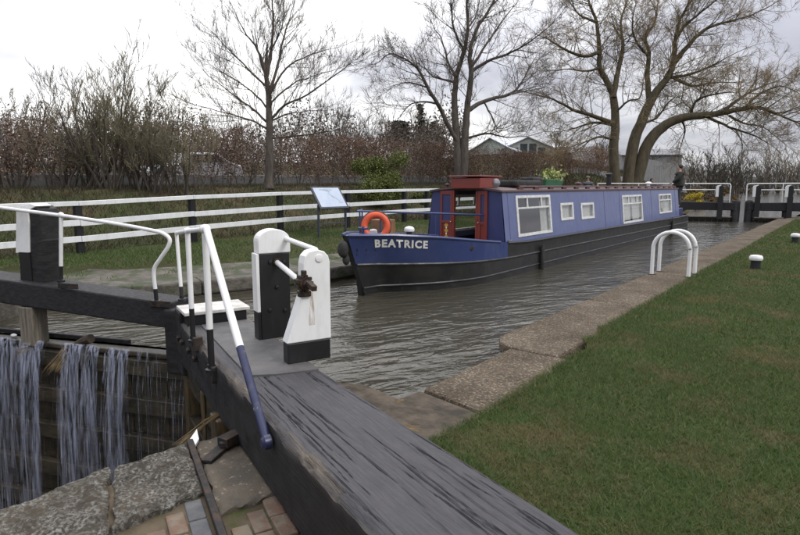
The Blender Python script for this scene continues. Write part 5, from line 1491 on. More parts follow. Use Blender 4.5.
for px, d_, h_ in [(690,80,7),(712,72,8.5),(735,75,9),(752,120,9),(768,120,11),(785,130,12),(800,120,12),(820,110,12),(775,150,12),(742,130,8),(795,160,13),(600,75,6),(560,70,5.0),(640,85,7),(706,70,9),(720,78,9.5),(738,82,10),(760,135,13),(778,140,14),(790,140,14),(806,135,14),(748,100,8),(765,110,8)]:
    p = on_bank(px, d_); multi_stem(Lw, p, h_*.8, 6, rg, .5, 3, .10, (6,5,5), .019, .2, .04)
wd = thing('wood', 'olive and brown bare trees in the distance at the far right', 'wood', (-40,100,1)); wd['kind'] = 'stuff'
sc_n = 9000; pxs = rg.uniform(690,830,sc_n); dds = rg.uniform(95,170,sc_n); hh = rg.uniform(0,1,sc_n)**.8*(4.2+1.5*np.sin(pxs*.11)+1.0*np.sin(pxs*.29))
R0 = FW[None,:2]+RT[None,:2]*((pxs-400)/F)[:,None]; XYs = R0*dds[:,None]; okk = XYs[:,0] < left_edge(XYs[:,1])-6; XYs = XYs[okk]; hh = hh[okk]; c_ = leaf_cloud('scrub', np.concatenate([XYs, (bank_z(XYs[:,0],XYs[:,1])+hh)[:,None]],1), .55, M['scrub'], wd, 85); c_['kind'] = 'stuff'
a_ = Lw[0].build('stems', M['twig_dull'], wd); b_ = Lw[1].build('twigs', M['twig_dull'], wd, smooth=False)
a_['kind'] = 'stuff'; b_['kind'] = 'stuff'

# conifers
def conifer(label, px, d, topy, wid, seed, shape='spire'):
    b = on_bank(px, d); top = atd(px, topy, d)[2]; Hc = top-b[2]; rg = np.random.RandomState(seed); m = MB(); P_ = []
    m.tube([b, b+np.array([0,0,Hc])], [Hc*.022, .02], 6, False)
    nl = 26
    for k in range(nl):
        t = (k+.5)/nl
        if shape == 'spire': z = .12+.88*t; R = wid*(1-t)**.8+.12
        elif shape == 'cedar': z = .35+.62*t; R = wid*(.5+.5*math.sin(t*3.1))*(1 if k % 3 == 0 else .35)
        else: z = .15+.82*t; R = wid*math.sin(math.pi*(.15+.8*t))
        for j in range(6):
            a = rg.uniform(0,6.28); L_ = R*rg.uniform(.6,1.1); q = b+np.array([0,0,Hc*z]); e_ = q+np.array([math.cos(a)*L_, math.sin(a)*L_, -.12*L_ if shape == 'spire' else .05*L_])
            m.tube([q, e_], [.03,.008], 3, False)
            n = int(26*max(.3,L_)); u_ = rg.uniform(.15,1,(n,1)); P_.append(q+(e_-q)*u_+rg.randn(n,3)*np.array([.13,.13,.09])*(1+L_*.12))
    t_ = thing('conifer', label, 'conifer', tuple(float(v) for v in b)); m.build('trunk', M['bark'], t_); leaf_cloud('crown', np.concatenate(P_), .30, M['needle'], t_, seed+1)
conifer('dark pointed conifer on the skyline left of the twin stemmed tree', 420, 62, 106, 1.1, 91, 'spire')
conifer('flat topped dark cedar left of the pointed conifer', 400, 64, 121, 2.6, 93, 'cedar')
conifer('rounded dark evergreen between the conifer and the twin stems', 433, 60, 122, 1.5, 95, 'round')

# ------------------------------------------------------------------ white post and rail fence
fn = thing('rail_fence', 'white three rail fence with black posts along the far bank', 'fence', (-12, 10, .2))
FX = -12.0
fy = [-2.9,-.3,2.32,4.92,7.42,10.02,12.62,15.42,18.1,20.7,23.3,25.9,28.5,31.1]
def gz(y): return float(bank_z(FX, y))
def ftop(y): return float(np.interp(y, [0,5,7.5,10,15.4,32], [1.22,1.30,1.385,1.44,1.50,1.56]))
for y in fy:
    m = MB(); m.box((FX, y, (gz(y)-.2+ftop(y)-.045)/2), (.13,.13,ftop(y)-.045-gz(y)+.2)); m.build('post', M['black'], fn, bevel=.008, smooth=False)
random.seed(77)
for ya, yb in zip(fy[:-1], fy[1:]):
    for k, (off, w_, h_, dx) in enumerate(((-.005,.15,.075,0.),(-.42,.035,.115,.085),(-.74,.035,.115,.085))):
        j = lambda: random.uniform(-.008,.008)
        if k == 0:
            m = MB(); m.bar((FX+.02,ya+.004,ftop(ya)-.04+j()*.2), (FX+.02,yb-.004,ftop(yb)-.04+j()*.2), w_, .085)
        else:
            m = MB(); m.bar((FX+dx,ya+.004,ftop(ya)+off+j()), (FX+dx,yb-.004,ftop(yb)+off+j()), w_, h_)
        m.build('rail', M['white_fence'], fn, bevel=.005, smooth=False)
m = MB(); m.box((FX-.0,16.75,.85), (.13,.13,1.25)); m.build('post', M['black'], fn, bevel=.008, smooth=False)

# information board
ib = thing('info_board', 'slanted information board on two dark legs before the fence', 'sign', (-10.8,10.7,.2))
M['slate'] = pm('dark_slate_frame', (.03,.036,.05), (.045,.05,.06), 6, .5)
M['print'] = pm('pale_printed_panel', (.40,.47,.56), (.46,.52,.60), 3, .3)
ya, yb = 10.28, 11.28
for y in (ya, yb):
    m = MB(); m.box((-10.8,y,(float(bank_z(-10.8,y))-.15+1.12)/2), (.05,.05,1.12-float(bank_z(-10.8,y))+.15)); m.build('leg', M['slate'], ib, bevel=.004, smooth=False)
m = MB(); m.bar((-10.8,ya+.025,.62),(-10.8,yb-.025,.62), .03, .03); m.build('cross_bar', M['slate'], ib, smooth=False)
o_ = Vector((-10.68, ya-.03, 1.02)); ax = Vector((0,1,0)); ay = Vector((-.42,0,.62)).normalized(); wB, hB = yb-ya+.06, .68
m = MB(); m.slab([(0,0),(wB,0),(wB,hB),(0,hB)], o_-ax.cross(ay)*.04, ax, ay, .04); m.build('board_frame', M['slate'], ib, bevel=.006, smooth=False)
m = MB(); m.slab([(.06,.05),(wB-.06,.05),(wB-.06,hB-.04),(.06,hB-.04)], o_, ax, ay, .004); pn = m.build('printed_panel', M['print'], ib, smooth=False)
M['ink'] = pm('faded_map_ink', (.20,.27,.34), (.32,.30,.34), 5, .5)
m = MB(); random.seed(5)
nn = ax.cross(ay).normalized()
def mark(u0,v0,u1,v1,w):
    u0, u1 = (min(wB-.12, max(.12, k)) for k in (u0,u1)); v0, v1 = (min(hB-.10, max(.10, k)) for k in (v0,v1))
    if abs(u1-u0)+abs(v1-v0) < .01: return
    d = Vector((u1-u0,v1-v0,0)); l = d.length; p = Vector((-d.y,d.x,0))/l*w/2
    q = [(u0+p.x,v0+p.y),(u1+p.x,v1+p.y),(u1-p.x,v1-p.y),(u0-p.x,v0-p.y)]
    m.add([o_+ax*a+ay*b+nn*.0065 for a,b in q], [(0,1,2,3)])
u, v = .25, .62
for i in range(16):
    u2, v2 = u+random.uniform(-.05,.14), v+random.uniform(-.09,.03); mark(u,v,u2,v2,.012); 
    if i % 3 == 0: mark(u,v,u+random.uniform(-.15,.2),v+random.uniform(-.1,.1),.008)
    u, v = (u2, v2) if .15 < u2 < wB-.2 and v2 > .12 else (random.uniform(.3,.8), random.uniform(.4,.68))
m.build('printed_map', M['ink'], pn, smooth=False)

# ------------------------------------------------------------------ lock ladder grab hoops, bollards
def hoop(label, y, dy):
    t_ = thing('grab_hoop', label, 'grab rail', (-2.44, y, 0), 'white ladder hoops on the coping')
    pts = [(-2.76,y,0.0),(-2.76,y,.50)]+[(-2.46-.30*math.cos(a), y, .50+.29*math.sin(a)) for a in np.linspace(.12,math.pi-.12,14)]+[(-2.16,y+dy,.50),(-2.16,y+dy,0.0)]
    m = MB(); m.tube(pts, .034, 12); m.build('hoop', M['white'], t_)
    for p in (pts[0], pts[-1]):
        m = MB(); m.lathe([(0,.002),(.075,.002),(.075,.018),(0,.02)], p, 12); m.build('base_plate', M['iron'], t_, smooth=False)
hoop('nearer white tubular grab hoop on the lock coping', 10.88, .05); hoop('farther white tubular grab hoop behind the other on the coping', 11.36, .06)
def bollard(x, y, label):
    t_ = thing('bollard', label, 'bollard', (x,y,0), 'mooring bollards on the lawn')
    m = MB(); m.lathe([(0,-.1),(.10,-.1),(.095,.0),(.085,.08),(.085,.17),(.095,.18),(0,.18)], (x,y,0), 22); m.build('shaft', M['black'], t_)
    m = MB(); m.lathe([(0,.175),(.108,.175),(.120,.20),(.118,.235),(.098,.265),(.05,.275),(0,.277)], (x,y,0), 22); m.build('cap', M['white'], t_)
bollard(-1.38,12.9,'nearer black bollard with white cap on the lawn'); bollard(-1.19,19.57,'farther white capped bollard at the right edge of the lawn')

# ------------------------------------------------------------------ far gates
FM = Vector((-4.62, 34.35, 0))
def far_gate(label, heel, mit, tail, px_posts, left):
    t_ = thing('lock_gate', label, 'lock gate', (heel.x, heel.y, -3.3))
    d = (mit-heel).normalized(); nv = Vector((-d.y, d.x, 0)); 
    if nv.y < 0: nv = -nv
    rz = math.atan2(d.y, d.x); L_ = (mit-heel).length
    zt, zb = .74, .34
    a = heel-d*tail; b = mit-d*.04
    def P(s, off, z): q = heel+d*s+nv*off; return Vector((q.x,q.y,z))
    m = MB(); m.hexa([a-nv*.2+Vector((0,0,zb)), b-nv*.2+Vector((0,0,zb)), b+nv*.2+Vector((0,0,zb)), a+nv*.2+Vector((0,0,zb)), a-nv*.2+Vector((0,0,zt+.10)), b-nv*.2+Vector((0,0,zt)), b+nv*.2+Vector((0,0,zt)), a+nv*.2+Vector((0,0,zt+.10))])
    m.build('balance_beam', M['dark_wood_h'], t_, bevel=.03, smooth=False)
    m = MB(); c = mit-d*.17; m.lathe([(0,-3.2),(.21,-3.2),(.21,zt+.02),(.17,zt+.10),(.08,zt+.14),(0,zt+.145)], (c.x,c.y,0), 14); m.build('mitre_post', M['dark_wood'], t_)
    m = MB(); c = heel; m.lathe([(0,-3.2),(.17,-3.2),(.17,zb-.004),(0,zb-.002)], (c.x,c.y,0), 14); m.build('heel_post', M['dark_wood'], t_)
    n = 9
    for i in range(n): c = heel+d*(.15+(L_-.5)*(i+.5)/n); post('plank', c, (L_-.5)/n-.008, .07, -3.3, -.16, rz, M['wet_wood'], t_, .004)
    c = heel+d*(L_/2-.12)-nv*.09; m = MB(); m.box((c.x,c.y,-.10), (L_-.55,.22,.14), rz); m.build('gate_rail', M['wet_wood'], t_, bevel=.015, smooth=False)
    c = heel+d*(L_/2-.12)-nv*.26; m = MB(); m.box((c.x,c.y,.00), (L_-.5,.34,.05), rz); m.build('foot_board', M['grey_wood'], t_, bevel=.006, smooth=False)
    for pp in px_posts:
        q = Vector(onplane(pp, 200, heel-nv*.25, nv)); s = (q-heel).dot(d)
        m = MB(); z1 = 1.60
        prof = [(-.12,-.12),(.12,-.12),(.12,1.05),(.09,1.08),(.11,1.2),(.11,1.54),(.05,1.62),(-.05,1.62),(-.11,1.54),(-.11,1.2),(-.09,1.1),(-.12,1.05)]
        m.slab(prof, P(s,-.34,0), d, Vector((0,0,1)), .16) if True else None
        m.build('paddle_stand', M['black'], t_, bevel=.01, smooth=False)
        w_ = .09; sg = -1 if left else 1
        m = MB(); m.slab([(sg*.115,1.05),(sg*.24,1.05),(sg*.24,1.55),(sg*.19,1.62),(sg*.02,1.66),(sg*.02,1.63),(sg*.115,1.56)], P(s,-.36,0), d, Vector((0,0,1)), .20); m.build('white_cover', M['white'], t_, bevel=.006, smooth=False)
    # hand rail on the upstream side
    pe = Vector(onplane(731 if left else 747.5, 183, heel+nv*.1, nv)); s1 = (pe-heel).dot(d); s0 = -tail*.85
    zr, zr2 = 1.72, 1.40
    pts = [P(s0,.12,zr+.02), P(s1-.12,.12,zr), P(s1-.03,.12,zr-.02), P(s1,.12,zr-.10), P(s1,.12,zt-.02)]
    m = MB(); m.tube(pts, .03, 9); m.build('top_rail', M['white'], t_)
    pq = Vector(onplane(px_posts[0], 189, heel+nv*.1, nv)); s2 = (pq-heel).dot(d)
    m = MB(); m.tube([P(s0,.12,zr2+.02), P(max(s2, L_*.45) if left else min(s2, s1-.25),.12,zr2)], .024, 9); m.build('middle_rail', M['white'], t_)
    for s in (s0, s0*.45, .2):
        m = MB(); m.tube([P(s,.12,zt-.05), P(s,.12,zr)], .026, 9); m.build('rail_post', M['white'], t_)
    return t_
far_gate('farther lock gate leaf on the left, beam ending behind the boat stern', Vector((-7.66,33.55,0)), FM, 4.6, (720,), True)
far_gate('farther lock gate leaf on the right with two paddle stands and white rail', Vector((-2.62,34.85,0)), FM+Vector((.26,.12,0)), 4.2, (757.5,790), False)
# walls hanging the far gates
fw2 = thing('gate_abutment', 'stone abutment beside the far right gate', 'lock wall', (-2.3,34.5,-3.38))
block([(-2.58,33.62),(-1.9,33.62),(-1.9,36.4),(-2.72,36.4),(-2.72,35.15),(-2.45,34.95),(-2.45,34.6)], -3.38, .02, 'abutment_stone', M['aggregate'], fw2, .02)
fw3 = thing('gate_abutment', 'stone abutment of the far left gate behind the boat', 'lock wall', (-8,34,-3.38))
block([(-7.76,33.42),(-7.84,33.9),(-7.6,36.2),(-9.6,36.2),(-9.6,33.42)], -3.38, .06, 'abutment_stone', M['far_stone'], fw3, .02)

# ------------------------------------------------------------------ people
M['skin'] = pm('skin', (.42,.25,.18), (.36,.2,.14), 8, .55)
M['hair_d'] = pm('dark_hair', (.02,.016,.012), (.035,.028,.02), 40, .7)
M['olive_coat'] = pm('dark_olive_coat', (.016,.017,.012), (.026,.026,.019), 6, .85, .4, 40)
M['navy_coat'] = pm('dark_navy_coat', (.018,.022,.035), (.03,.034,.05), 6, .85, .4, 40)
M['grey_coat'] = pm('grey_blue_jacket', (.05,.058,.075), (.08,.085,.1), 6, .85, .4, 40)
M['trouser'] = pm('dark_trousers', (.025,.027,.034), (.04,.042,.05), 8, .85)
M['cap_grey'] = pm('grey_flat_cap', (.17,.155,.13), (.11,.10,.085), 14, .9)
M['shoe'] = pm('dark_shoes', (.015,.013,.012), (.03,.027,.025), 14, .6)
def skinned(name, verts, edges, radii, mat, parent, sub=2):
    me = bpy.data.meshes.new(name); me.from_pydata([tuple(v) for v in verts], edges, []); me.update()
    o = bpy.data.objects.new(name, me); COL.objects.link(o)
    md = o.modifiers.new('skin', 'SKIN'); md.use_smooth_shade = True
    if not me.skin_vertices: me.attributes
    sv = me.skin_vertices[0].data if me.skin_vertices else None
    if sv is None:
        bpy.context.view_layer.objects.active = o; bpy.ops.mesh.customdata_skin_add(); sv = me.skin_vertices[0].data
    for i, r in enumerate(radii):
        sv[i].radius = r if hasattr(r, '__len__') else (r, r); sv[i].use_root = (i == 0)
    su = o.modifiers.new('sub', 'SUBSURF'); su.levels = sub; su.render_levels = sub
    dg = bpy.context.evaluated_depsgraph_get(); me2 = bpy.data.meshes.new_from_object(o.evaluated_get(dg))
    bpy.data.objects.remove(o, do_unlink=True); me2.materials.clear(); me2.name = name
    return link(name, me2, mat, parent, True)
def person(label, foot, face, h, coat, cap, handL, handR, bend=0.):
    """standing figure; hands given as offsets (right, forward, up) in metres from the feet"""
    t_ = thing('person', label, 'person', foot)
    k = h/1.75; fx = Vector((math.cos(face), math.sin(face), 0)); rx = Vector((fx.y, -fx.x, 0)); Fo = Vector(foot)
    def Q(r, f, u): return Fo+rx*r*k+fx*(f+bend*max(0,u-.95))*k+Vector((0,0,u*k))
    V_ = []; E_ = []; R_ = []
    def v(p, r, prev=None):
        V_.append(p); R_.append((r*k, r*k)); i = len(V_)-1
        if prev is not None: E_.append((prev, i))
        return i
    pel = v(Q(0,0,.95), .13); ab = v(Q(0,.01,1.12), .125, pel); ch = v(Q(0,.01,1.32), .145, ab); nk = v(Q(0,.0,1.48), .058, ch); hb = v(Q(0,.02,1.56), .068, nk); hd_ = v(Q(0,.03,1.64), .088, hb); v(Q(0,.025,1.71), .06, hd_)
    v(Q(0,.115,1.615), .016, hd_)                           # nose
    hands = []
    for sg, hand in ((-1,handL),(1,handR)):
        sh = v(Q(sg*.17,0,1.40), .062, ch); hp = Q(*hand); s0 = Q(sg*.20,0,1.38)
        el = (s0+hp)/2+rx*sg*.07*k-fx*.05*k+Vector((0,0,-.05)); e = v(el, .045, sh); wr = v(hp, .028, e)
        d_ = (hp-el).normalized(); sd = d_.cross(Vector((0,0,1))).normalized() if abs(d_.z) < .95 else rx
        pm_ = v(hp+d_*.05*k, .033, wr)
        for q, ln in ((-.028,.065),(-.010,.08),(.010,.078),(.027,.06)):
            f1 = v(hp+d_*(.075)*k+sd*q*k, .010, pm_); f2 = v(hp+d_*(.075+ln*.6)*k+sd*q*k-Vector((0,0,.014)), .0085, f1); v(hp+d_*(.075+ln)*k+sd*q*k-Vector((0,0,.038)), .0075, f2)
        th = v(hp+d_*.04*k+sd*sg*-.045*k, .011, pm_); v(hp+d_*.085*k+sd*sg*-.055*k, .009, th)
        lg = v(Q(sg*.085,0,.88), .09, pel); kn = v(Q(sg*.095,.02,.50), .06, lg); an = v(Q(sg*.10,-.02,.09), .042, kn); v(Q(sg*.11,.10,.045), .036, an)
        hands.append((s0, el, hp))
    skinned('body', V_, E_, R_, M['skin'], t_)
    # coat: torso and sleeves
    V2=[];E2=[];R2=[]
    def w(p, r, prev=None, ry=None):
        V2.append(p); R2.append((r*k,(ry or r)*k)); i = len(V2)-1
        if prev is not None: E2.append((prev,i))
        return i
    c0 = w(Q(0,.0,1.12), .215); c1 = w(Q(0,.01,1.33), .215, c0); w(Q(0,.0,1.46), .085, c1); c3 = w(Q(0,0,.93), .175, c0); w(Q(0,0,.78), .18, c3)
    for (s0, el, hp), sg in zip(hands, (-1,1)):
        a_ = w(Q(sg*.21,0,1.39), .10, c1); b_ = w(el, .082, a_); w(el+(hp-el)*.9, .05, b_)
    skinned('coat', V2, E2, R2, coat, t_)
    V3=[(Q(0,0,.90))];E3=[];R3=[(.15*k,.15*k)]
    for sg in (-1,1):
        b0_ = len(V3); V3 += [Q(sg*.09,0,.80), Q(sg*.097,.02,.50), Q(sg*.10,-.02,.11)]; R3 += [(.105*k,)*2,(.078*k,)*2,(.066*k,)*2]; E3 += [(0,b0_),(b0_,b0_+1),(b0_+1,b0_+2)]
    skinned('trousers', V3, E3, R3, M['trouser'], t_)
    for sg in (-1,1):
        m = MB(); c = Q(sg*.105,.045,.04); m.ball(c, .06*k, 10, (.8,.8,.62)); c = Q(sg*.108,.115,.035); m.ball(c, .055*k, 10, (.85,.85,.55)); m.build('shoe', M['shoe'], t_)
    m = MB(); c = Q(0,-.012,1.665); m.ball(c, .098*k, 14, (1,1,.95)); m.build('hair', M['hair_d'], t_)
    if cap:
        m = MB(); c = Q(0,.02,1.715); m.ball(c, .112*k, 14, (1,1,.5)); c = Q(0,.11,1.69); m.ball(c, .07*k, 12, (1,1,.18)); m.build('cap', cap, t_)
    m = MB()
    for sg in (-1,1): m.ball(Q(sg*.034,.098,1.645), .012*k, 8); 
    m.build('eyes', M['hair_d'], t_)
    return t_
person('person in a dark olive coat standing at the stern of the boat', (-5.86,26.55,.668), rad(205), 1.84, M['olive_coat'], None, (-.16,.32,1.02), (.24,.10,.86))
for px_, py_, x_, fc_, ct_, cp_, lab_ in ((588,176.5,-10.8,rad(-60),M['grey_coat'],M['cap_grey'],'person in a grey cap on the far bank behind the boat roof'),(652,177.5,-9.6,rad(-40),M['navy_coat'],None,'person in dark clothes on the far bank near the stern')):
    q_ = Vector(onx(px_,py_,x_)); zg_ = float(bank_z(q_.x,q_.y)); person(lab_, (q_.x,q_.y,zg_), fc_, min(1.92,max(1.55,q_.z-zg_)), ct_, cp_, (-.24,.12,.84), (.24,.12,.84))

# potted plant on the roof trough
rg = np.random.RandomState(5)
pt_ = thing('potted_plant', 'yellow green leafy plant with white flowers in the roof planter', 'plant', (-6.2,14.2,1.77))
g = rg.randn(420,3)*np.array([.12,.26,.09])+np.array([-6.22,14.25,1.86]); g[:,2] = np.maximum(g[:,2],1.75)
M['lime'] = leaf_mat('lime_leaves', (.12,.16,.03), (.25,.28,.06), (.45,.45,.3))
leaf_cloud('foliage', g, .09, M['lime'], pt_, 3)
m = MB()
for k in range(14): a = rg.uniform(0,6.28); m.tube([(-6.22+.05*math.cos(a),14.2+rg.uniform(-.3,.3),1.75),(-6.22+.12*math.cos(a),14.25+rg.uniform(-.35,.35),1.90)], [.006,.003], 3, False)
m.build('stems', M['reed'], pt_)

# ------------------------------------------------------------------ road, low wall, car, lamps
rp_ = []
m = MB()
for y0, y1 in zip(np.linspace(-40,70,23)[:-1], np.linspace(-40,70,23)[1:]):
    za = [float(bank_z(-20.9,y))+.05 for y in (y0,y1)]; zb_ = [float(bank_z(-26.5,y))+.05 for y in (y0,y1)]
    m.add([(-20.9,y0,za[0]),(-20.9,y1,za[1]),(-26.5,y1,zb_[1]),(-26.5,y0,zb_[0])], [(3,2,1,0)])
structure(m.build('road', M['asphalt'], smooth=False))
lwl = thing('low_wall', 'low grey concrete roadside wall glimpsed beneath the hedge', 'wall', (-20.3,14,1.4))
for i in range(24):
    y0 = -6+i*3.0; z0 = float(bank_z(-20.3,y0+1.5)); m = MB(); m.box((-20.3,y0+1.5,z0+.10), (.2,2.985,.75)); m.build('wall_panel', M['conc'], lwl, bevel=.02, smooth=False)
cz = float(bank_z(-23.2,7.5))+.05
px_ = Vector(onx(192,165,-22.8)); cz = float(bank_z(px_.x,px_.y))+.05
car = thing('parked_car', 'silver car glimpsed through the hedge at the left', 'car', (px_.x,px_.y,cz))
M['silver'] = pm('silver_car_paint', (.55,.56,.58), (.5,.51,.53), 4, .25, metal=.6)
M['carglass'] = pm('dark_car_glass', (.02,.025,.03), (.03,.035,.04), 3, .06)
M['tyre'] = pm('tyre_rubber', (.015,.015,.015), (.025,.025,.025), 12, .8)
prof = [(-2.05,.28),(-2.1,.62),(-1.9,.82),(-1.05,.93),(-.45,1.38),(.75,1.42),(1.45,1.02),(2.0,.92),(2.08,.6),(2.05,.28)]
m = MB(); o_ = Vector((px_.x+.82,px_.y,cz)); m.slab(prof, o_-Vector((1.64,0,0)), Vector((0,1,0)), Vector((0,0,1)), 1.64); m.build('body', M['silver'], car, bevel=.08, seg=3)
for sx in (-.828,.828):
    m = MB(); m.slab([(-.92,.95),(-.42,1.31),(.72,1.34),(1.28,1.02)], (px_.x+sx-(.006 if sx > 0 else -.0),px_.y,cz), Vector((0,1,0)), Vector((0,0,1)), .012); m.build('side_window', M['carglass'], car, smooth=False)
m = MB(); m.hexa([(px_.x-.66,px_.y-1.02,cz+.955),(px_.x+.66,px_.y-1.02,cz+.955),(px_.x+.66,px_.y-1.0,cz+.95),(px_.x-.66,px_.y-1.0,cz+.95),(px_.x-.6,px_.y-.50,cz+1.36),(px_.x+.6,px_.y-.50,cz+1.36),(px_.x+.6,px_.y-.47,cz+1.345),(px_.x-.6,px_.y-.47,cz+1.345)]); m.build('windscreen', M['carglass'], car, smooth=False)
for sx in (-.78,.78):
    for sy in (-1.28,1.3):
        m = MB(); m.lathe([(0,-.09),(.25,-.09),(.31,-.06),(.31,.06),(.25,.09),(0,.09)], (px_.x+sx,px_.y+sy,cz+.31), 20, (1,0,0)); w_ = m.build('wheel', M['tyre'], car)
        m = MB(); m.lathe([(0,.092),(.19,.092),(.17,.10),(0,.10)], (px_.x+sx,px_.y+sy,cz+.31), 16, (1 if sx > 0 else -1,0,0)); m.build('rim', M['silver'], w_)
for sx in (-.6,.6):
    m = MB(); m.ball((px_.x+sx,px_.y-2.02,cz+.66), .12, 12, (1.1,.5,.7)); m.build('headlight', M['glass'], car)
for i, (px, ty, d_) in enumerate(((409.5,134,44),(432.5,133,50),(440.5,141,60))):
    b = on_bank(px, d_); zt = atd(px, ty, d_)[2]
    t_ = thing('lamp_post', ['nearest of three slim grey lamp posts beyond the hedge','middle slim grey lamp post beyond the hedge','smallest grey lamp post next to the twin stemmed tree'][i], 'lamp post', tuple(float(v) for v in b), 'lamp posts along the road')
    m = MB(); m.tube([b, (b[0],b[1],zt)], [.09,.06], 8); m.build('pole', M['conc'], t_)
    m = MB(); m.box((b[0]+.25,b[1],zt+.02), (.75,.18,.12)); m.build('lantern', M['conc'], t_, bevel=.03)

# ------------------------------------------------------------------ buildings beyond
M['wallpale'] = pm('pale_green_render', (.42,.45,.40), (.36,.39,.35), 2, .8)
M['roofpale'] = pm('pale_metal_roof', (.58,.60,.64), (.5,.52,.56), 1, .45, stretch=(1,1,1))
M['darkglass'] = pm('dark_glazing', (.03,.035,.04), (.06,.065,.07), 3, .15)
M['roofgrey2'] = pm('grey_slate_roof', (.20,.20,.21), (.15,.15,.16), 3, .7)
def gable(label, px, d, w_, depth_, eave, ridge, faceang, glazed, wallm, roofm):
    b = on_bank(px, d); gz0 = b[2]-.3
    t_ = thing('building', label, 'building', (b[0],b[1],gz0))
    c, s_ = math.cos(faceang), math.sin(faceang)
    def P(x, y, z): return (b[0]+x*c-y*s_, b[1]+x*s_+y*c, z)
    m = MB(); h = w_/2
    m.hexa([P(-h,0,gz0),P(h,0,gz0),P(h,depth_,gz0),P(-h,depth_,gz0),P(-h,0,eave),P(h,0,eave),P(h,depth_,eave),P(-h,depth_,eave)])
    m.add([P(-h,0,eave),P(h,0,eave),P(0,0,ridge),P(-h,depth_,eave),P(h,depth_,eave),P(0,depth_,ridge)], [(0,1,2),(5,4,3)])
    m.build('wall', wallm, t_, smooth=False)
    o = .35; sl = (ridge-eave)/h
    m = MB()
    for sg in (-1,1):
        q = [P(sg*(h+o),-o,eave-sl*o+.03), P(sg*(h+o),depth_+o,eave-sl*o+.03), P(0,depth_+o,ridge+.03), P(0,-o,ridge+.03)]
        if sg > 0: pass
        else: q = q[::-1]
        top = [(a,b_,z+.10) for a,b_,z in q]
        m.add(q+top, [(3,2,1,0),(4,5,6,7),(0,1,5,4),(1,2,6,5),(2,3,7,6),(3,0,4,7)])
    m.build('roof', roofm, t_, smooth=False)
    nwin = 4 if glazed else 2
    for i in range(nwin):
        x0 = -h*.7+2*h*.7*i/nwin+.12; x1 = -h*.7+2*h*.7*(i+1)/nwin-.12
        zt_ = (eave+(ridge-eave)*(1-max(abs(x0),abs(x1))/h)-.35) if glazed else eave-.3; z0_ = eave-1.6
        m = MB(); m.hexa([P(x0,-.05,z0_),P(x1,-.05,z0_),P(x1,.02,z0_),P(x0,.02,z0_),P(x0,-.05,zt_),P(x1,-.05,zt_),P(x1,.02,zt_),P(x0,.02,zt_)]); m.build('window', M['darkglass'], t_, smooth=False)
    return t_
def zat(py, d): return float(atd(400, py, d)[2]+ (0))
def zpix(px, py, d): return float(atd(px, py, d)[2])
gable('pale green gabled building seen left of the glazed one behind the trees', 490, 78, 7.5, 16, zpix(490,152,78), zpix(490,139,78), rad(-5), False, M['wallpale'], M['roofpale'])
gable('pale building with dark glazed gable behind the hedge, between the trees', 527, 76, 6.6, 16, zpix(527,149,76), zpix(527,138,76), rad(25), True, M['wallpale'], M['roofpale'])
gable('long low pale roofed building left of the willow trunk', 566, 84, 15, 9, zpix(566,156,84), zpix(566,147,84), rad(118), False, M['wallpale'], M['roofpale'])
gable('grey block beyond the willow, right of its trunk', 668, 96, 12, 9, zpix(672,157,96), zpix(672,150,96), rad(120), False, M['conc'], M['roofgrey2'])

# grey board fence on the rise at the right
M['greyboard'] = pm('grey_board_fence', (.19,.19,.19), (.13,.13,.125), 1.5, .85, .3, 8, stretch=(3,3,.6))
def board_fence(label, P0, P1, n, h_, sag):
    t_ = thing('board_fence', label, 'fence', (float(P0[0]),float(P0[1]),float(P0[2])))
    for i in range(n):
        a = Vector(P0)+(Vector(P1)-Vector(P0))*(i/n); b = Vector(P0)+(Vector(P1)-Vector(P0))*((i+.985)/n)
        za = float(bank_z(a.x,a.y)); zb_ = float(bank_z(b.x,b.y)); d = (b-a); d.z = 0; nn_ = Vector((d.y,-d.x,0)).normalized()*.05
        ta = P0[2]+(P1[2]-P0[2])*((i+.5)/n)
        q = [a-nn_,b-nn_,b+nn_,a+nn_]
        m = MB(); m.hexa([(p.x,p.y,min(ta-1.5,min(za,zb_)-.2)) for p in q]+[(p.x,p.y,ta) for p in q]); m.build('panel', M['greyboard'], t_, smooth=False)
        m = MB(); m.box((a.x,a.y,(za-.4+ta+.12)/2), (.16,.16,ta+.12-za+.4)); m.build('post', M['conc'], t_, smooth=False)
board_fence('grey board fence sloping down the rise behind the standing boatman', atd(642,158,78), atd(737,176,118), 22, 2, 0)
board_fence('lower grey board fence along the distant bank at the right', atd(738,175.5,122), atd(815,182,190), 20, 2, 0)
k_ = 0
for px, d_, sz, hh_, lab in ((662,47,3.0,2.0,'rusty bramble clump left of the yellow shrub'),(682,52,3.2,2.2,'brown bramble clump on the bank behind the boatman'),(702,60,3.4,2.2,'tawny bramble clump below the sloping grey fence'),(716,76,4.0,2.4,'tawny bramble clump where the two grey fences meet'),(738,105,5,2.4,'distant bramble clump above the far mitre posts'),(766,150,7,2.6,'distant brown scrub above the far right gate'),(792,200,9,3,'farthest brown scrub at the right edge')):
    leafy('bramble', lab, on_bank(px, d_), (sz,sz,hh_), 5200, .0022*d_, M['ochre_leaf'] if k_ % 2 else M['scrub'], 200+k_*3, 10, 'bramble'); k_ += 1

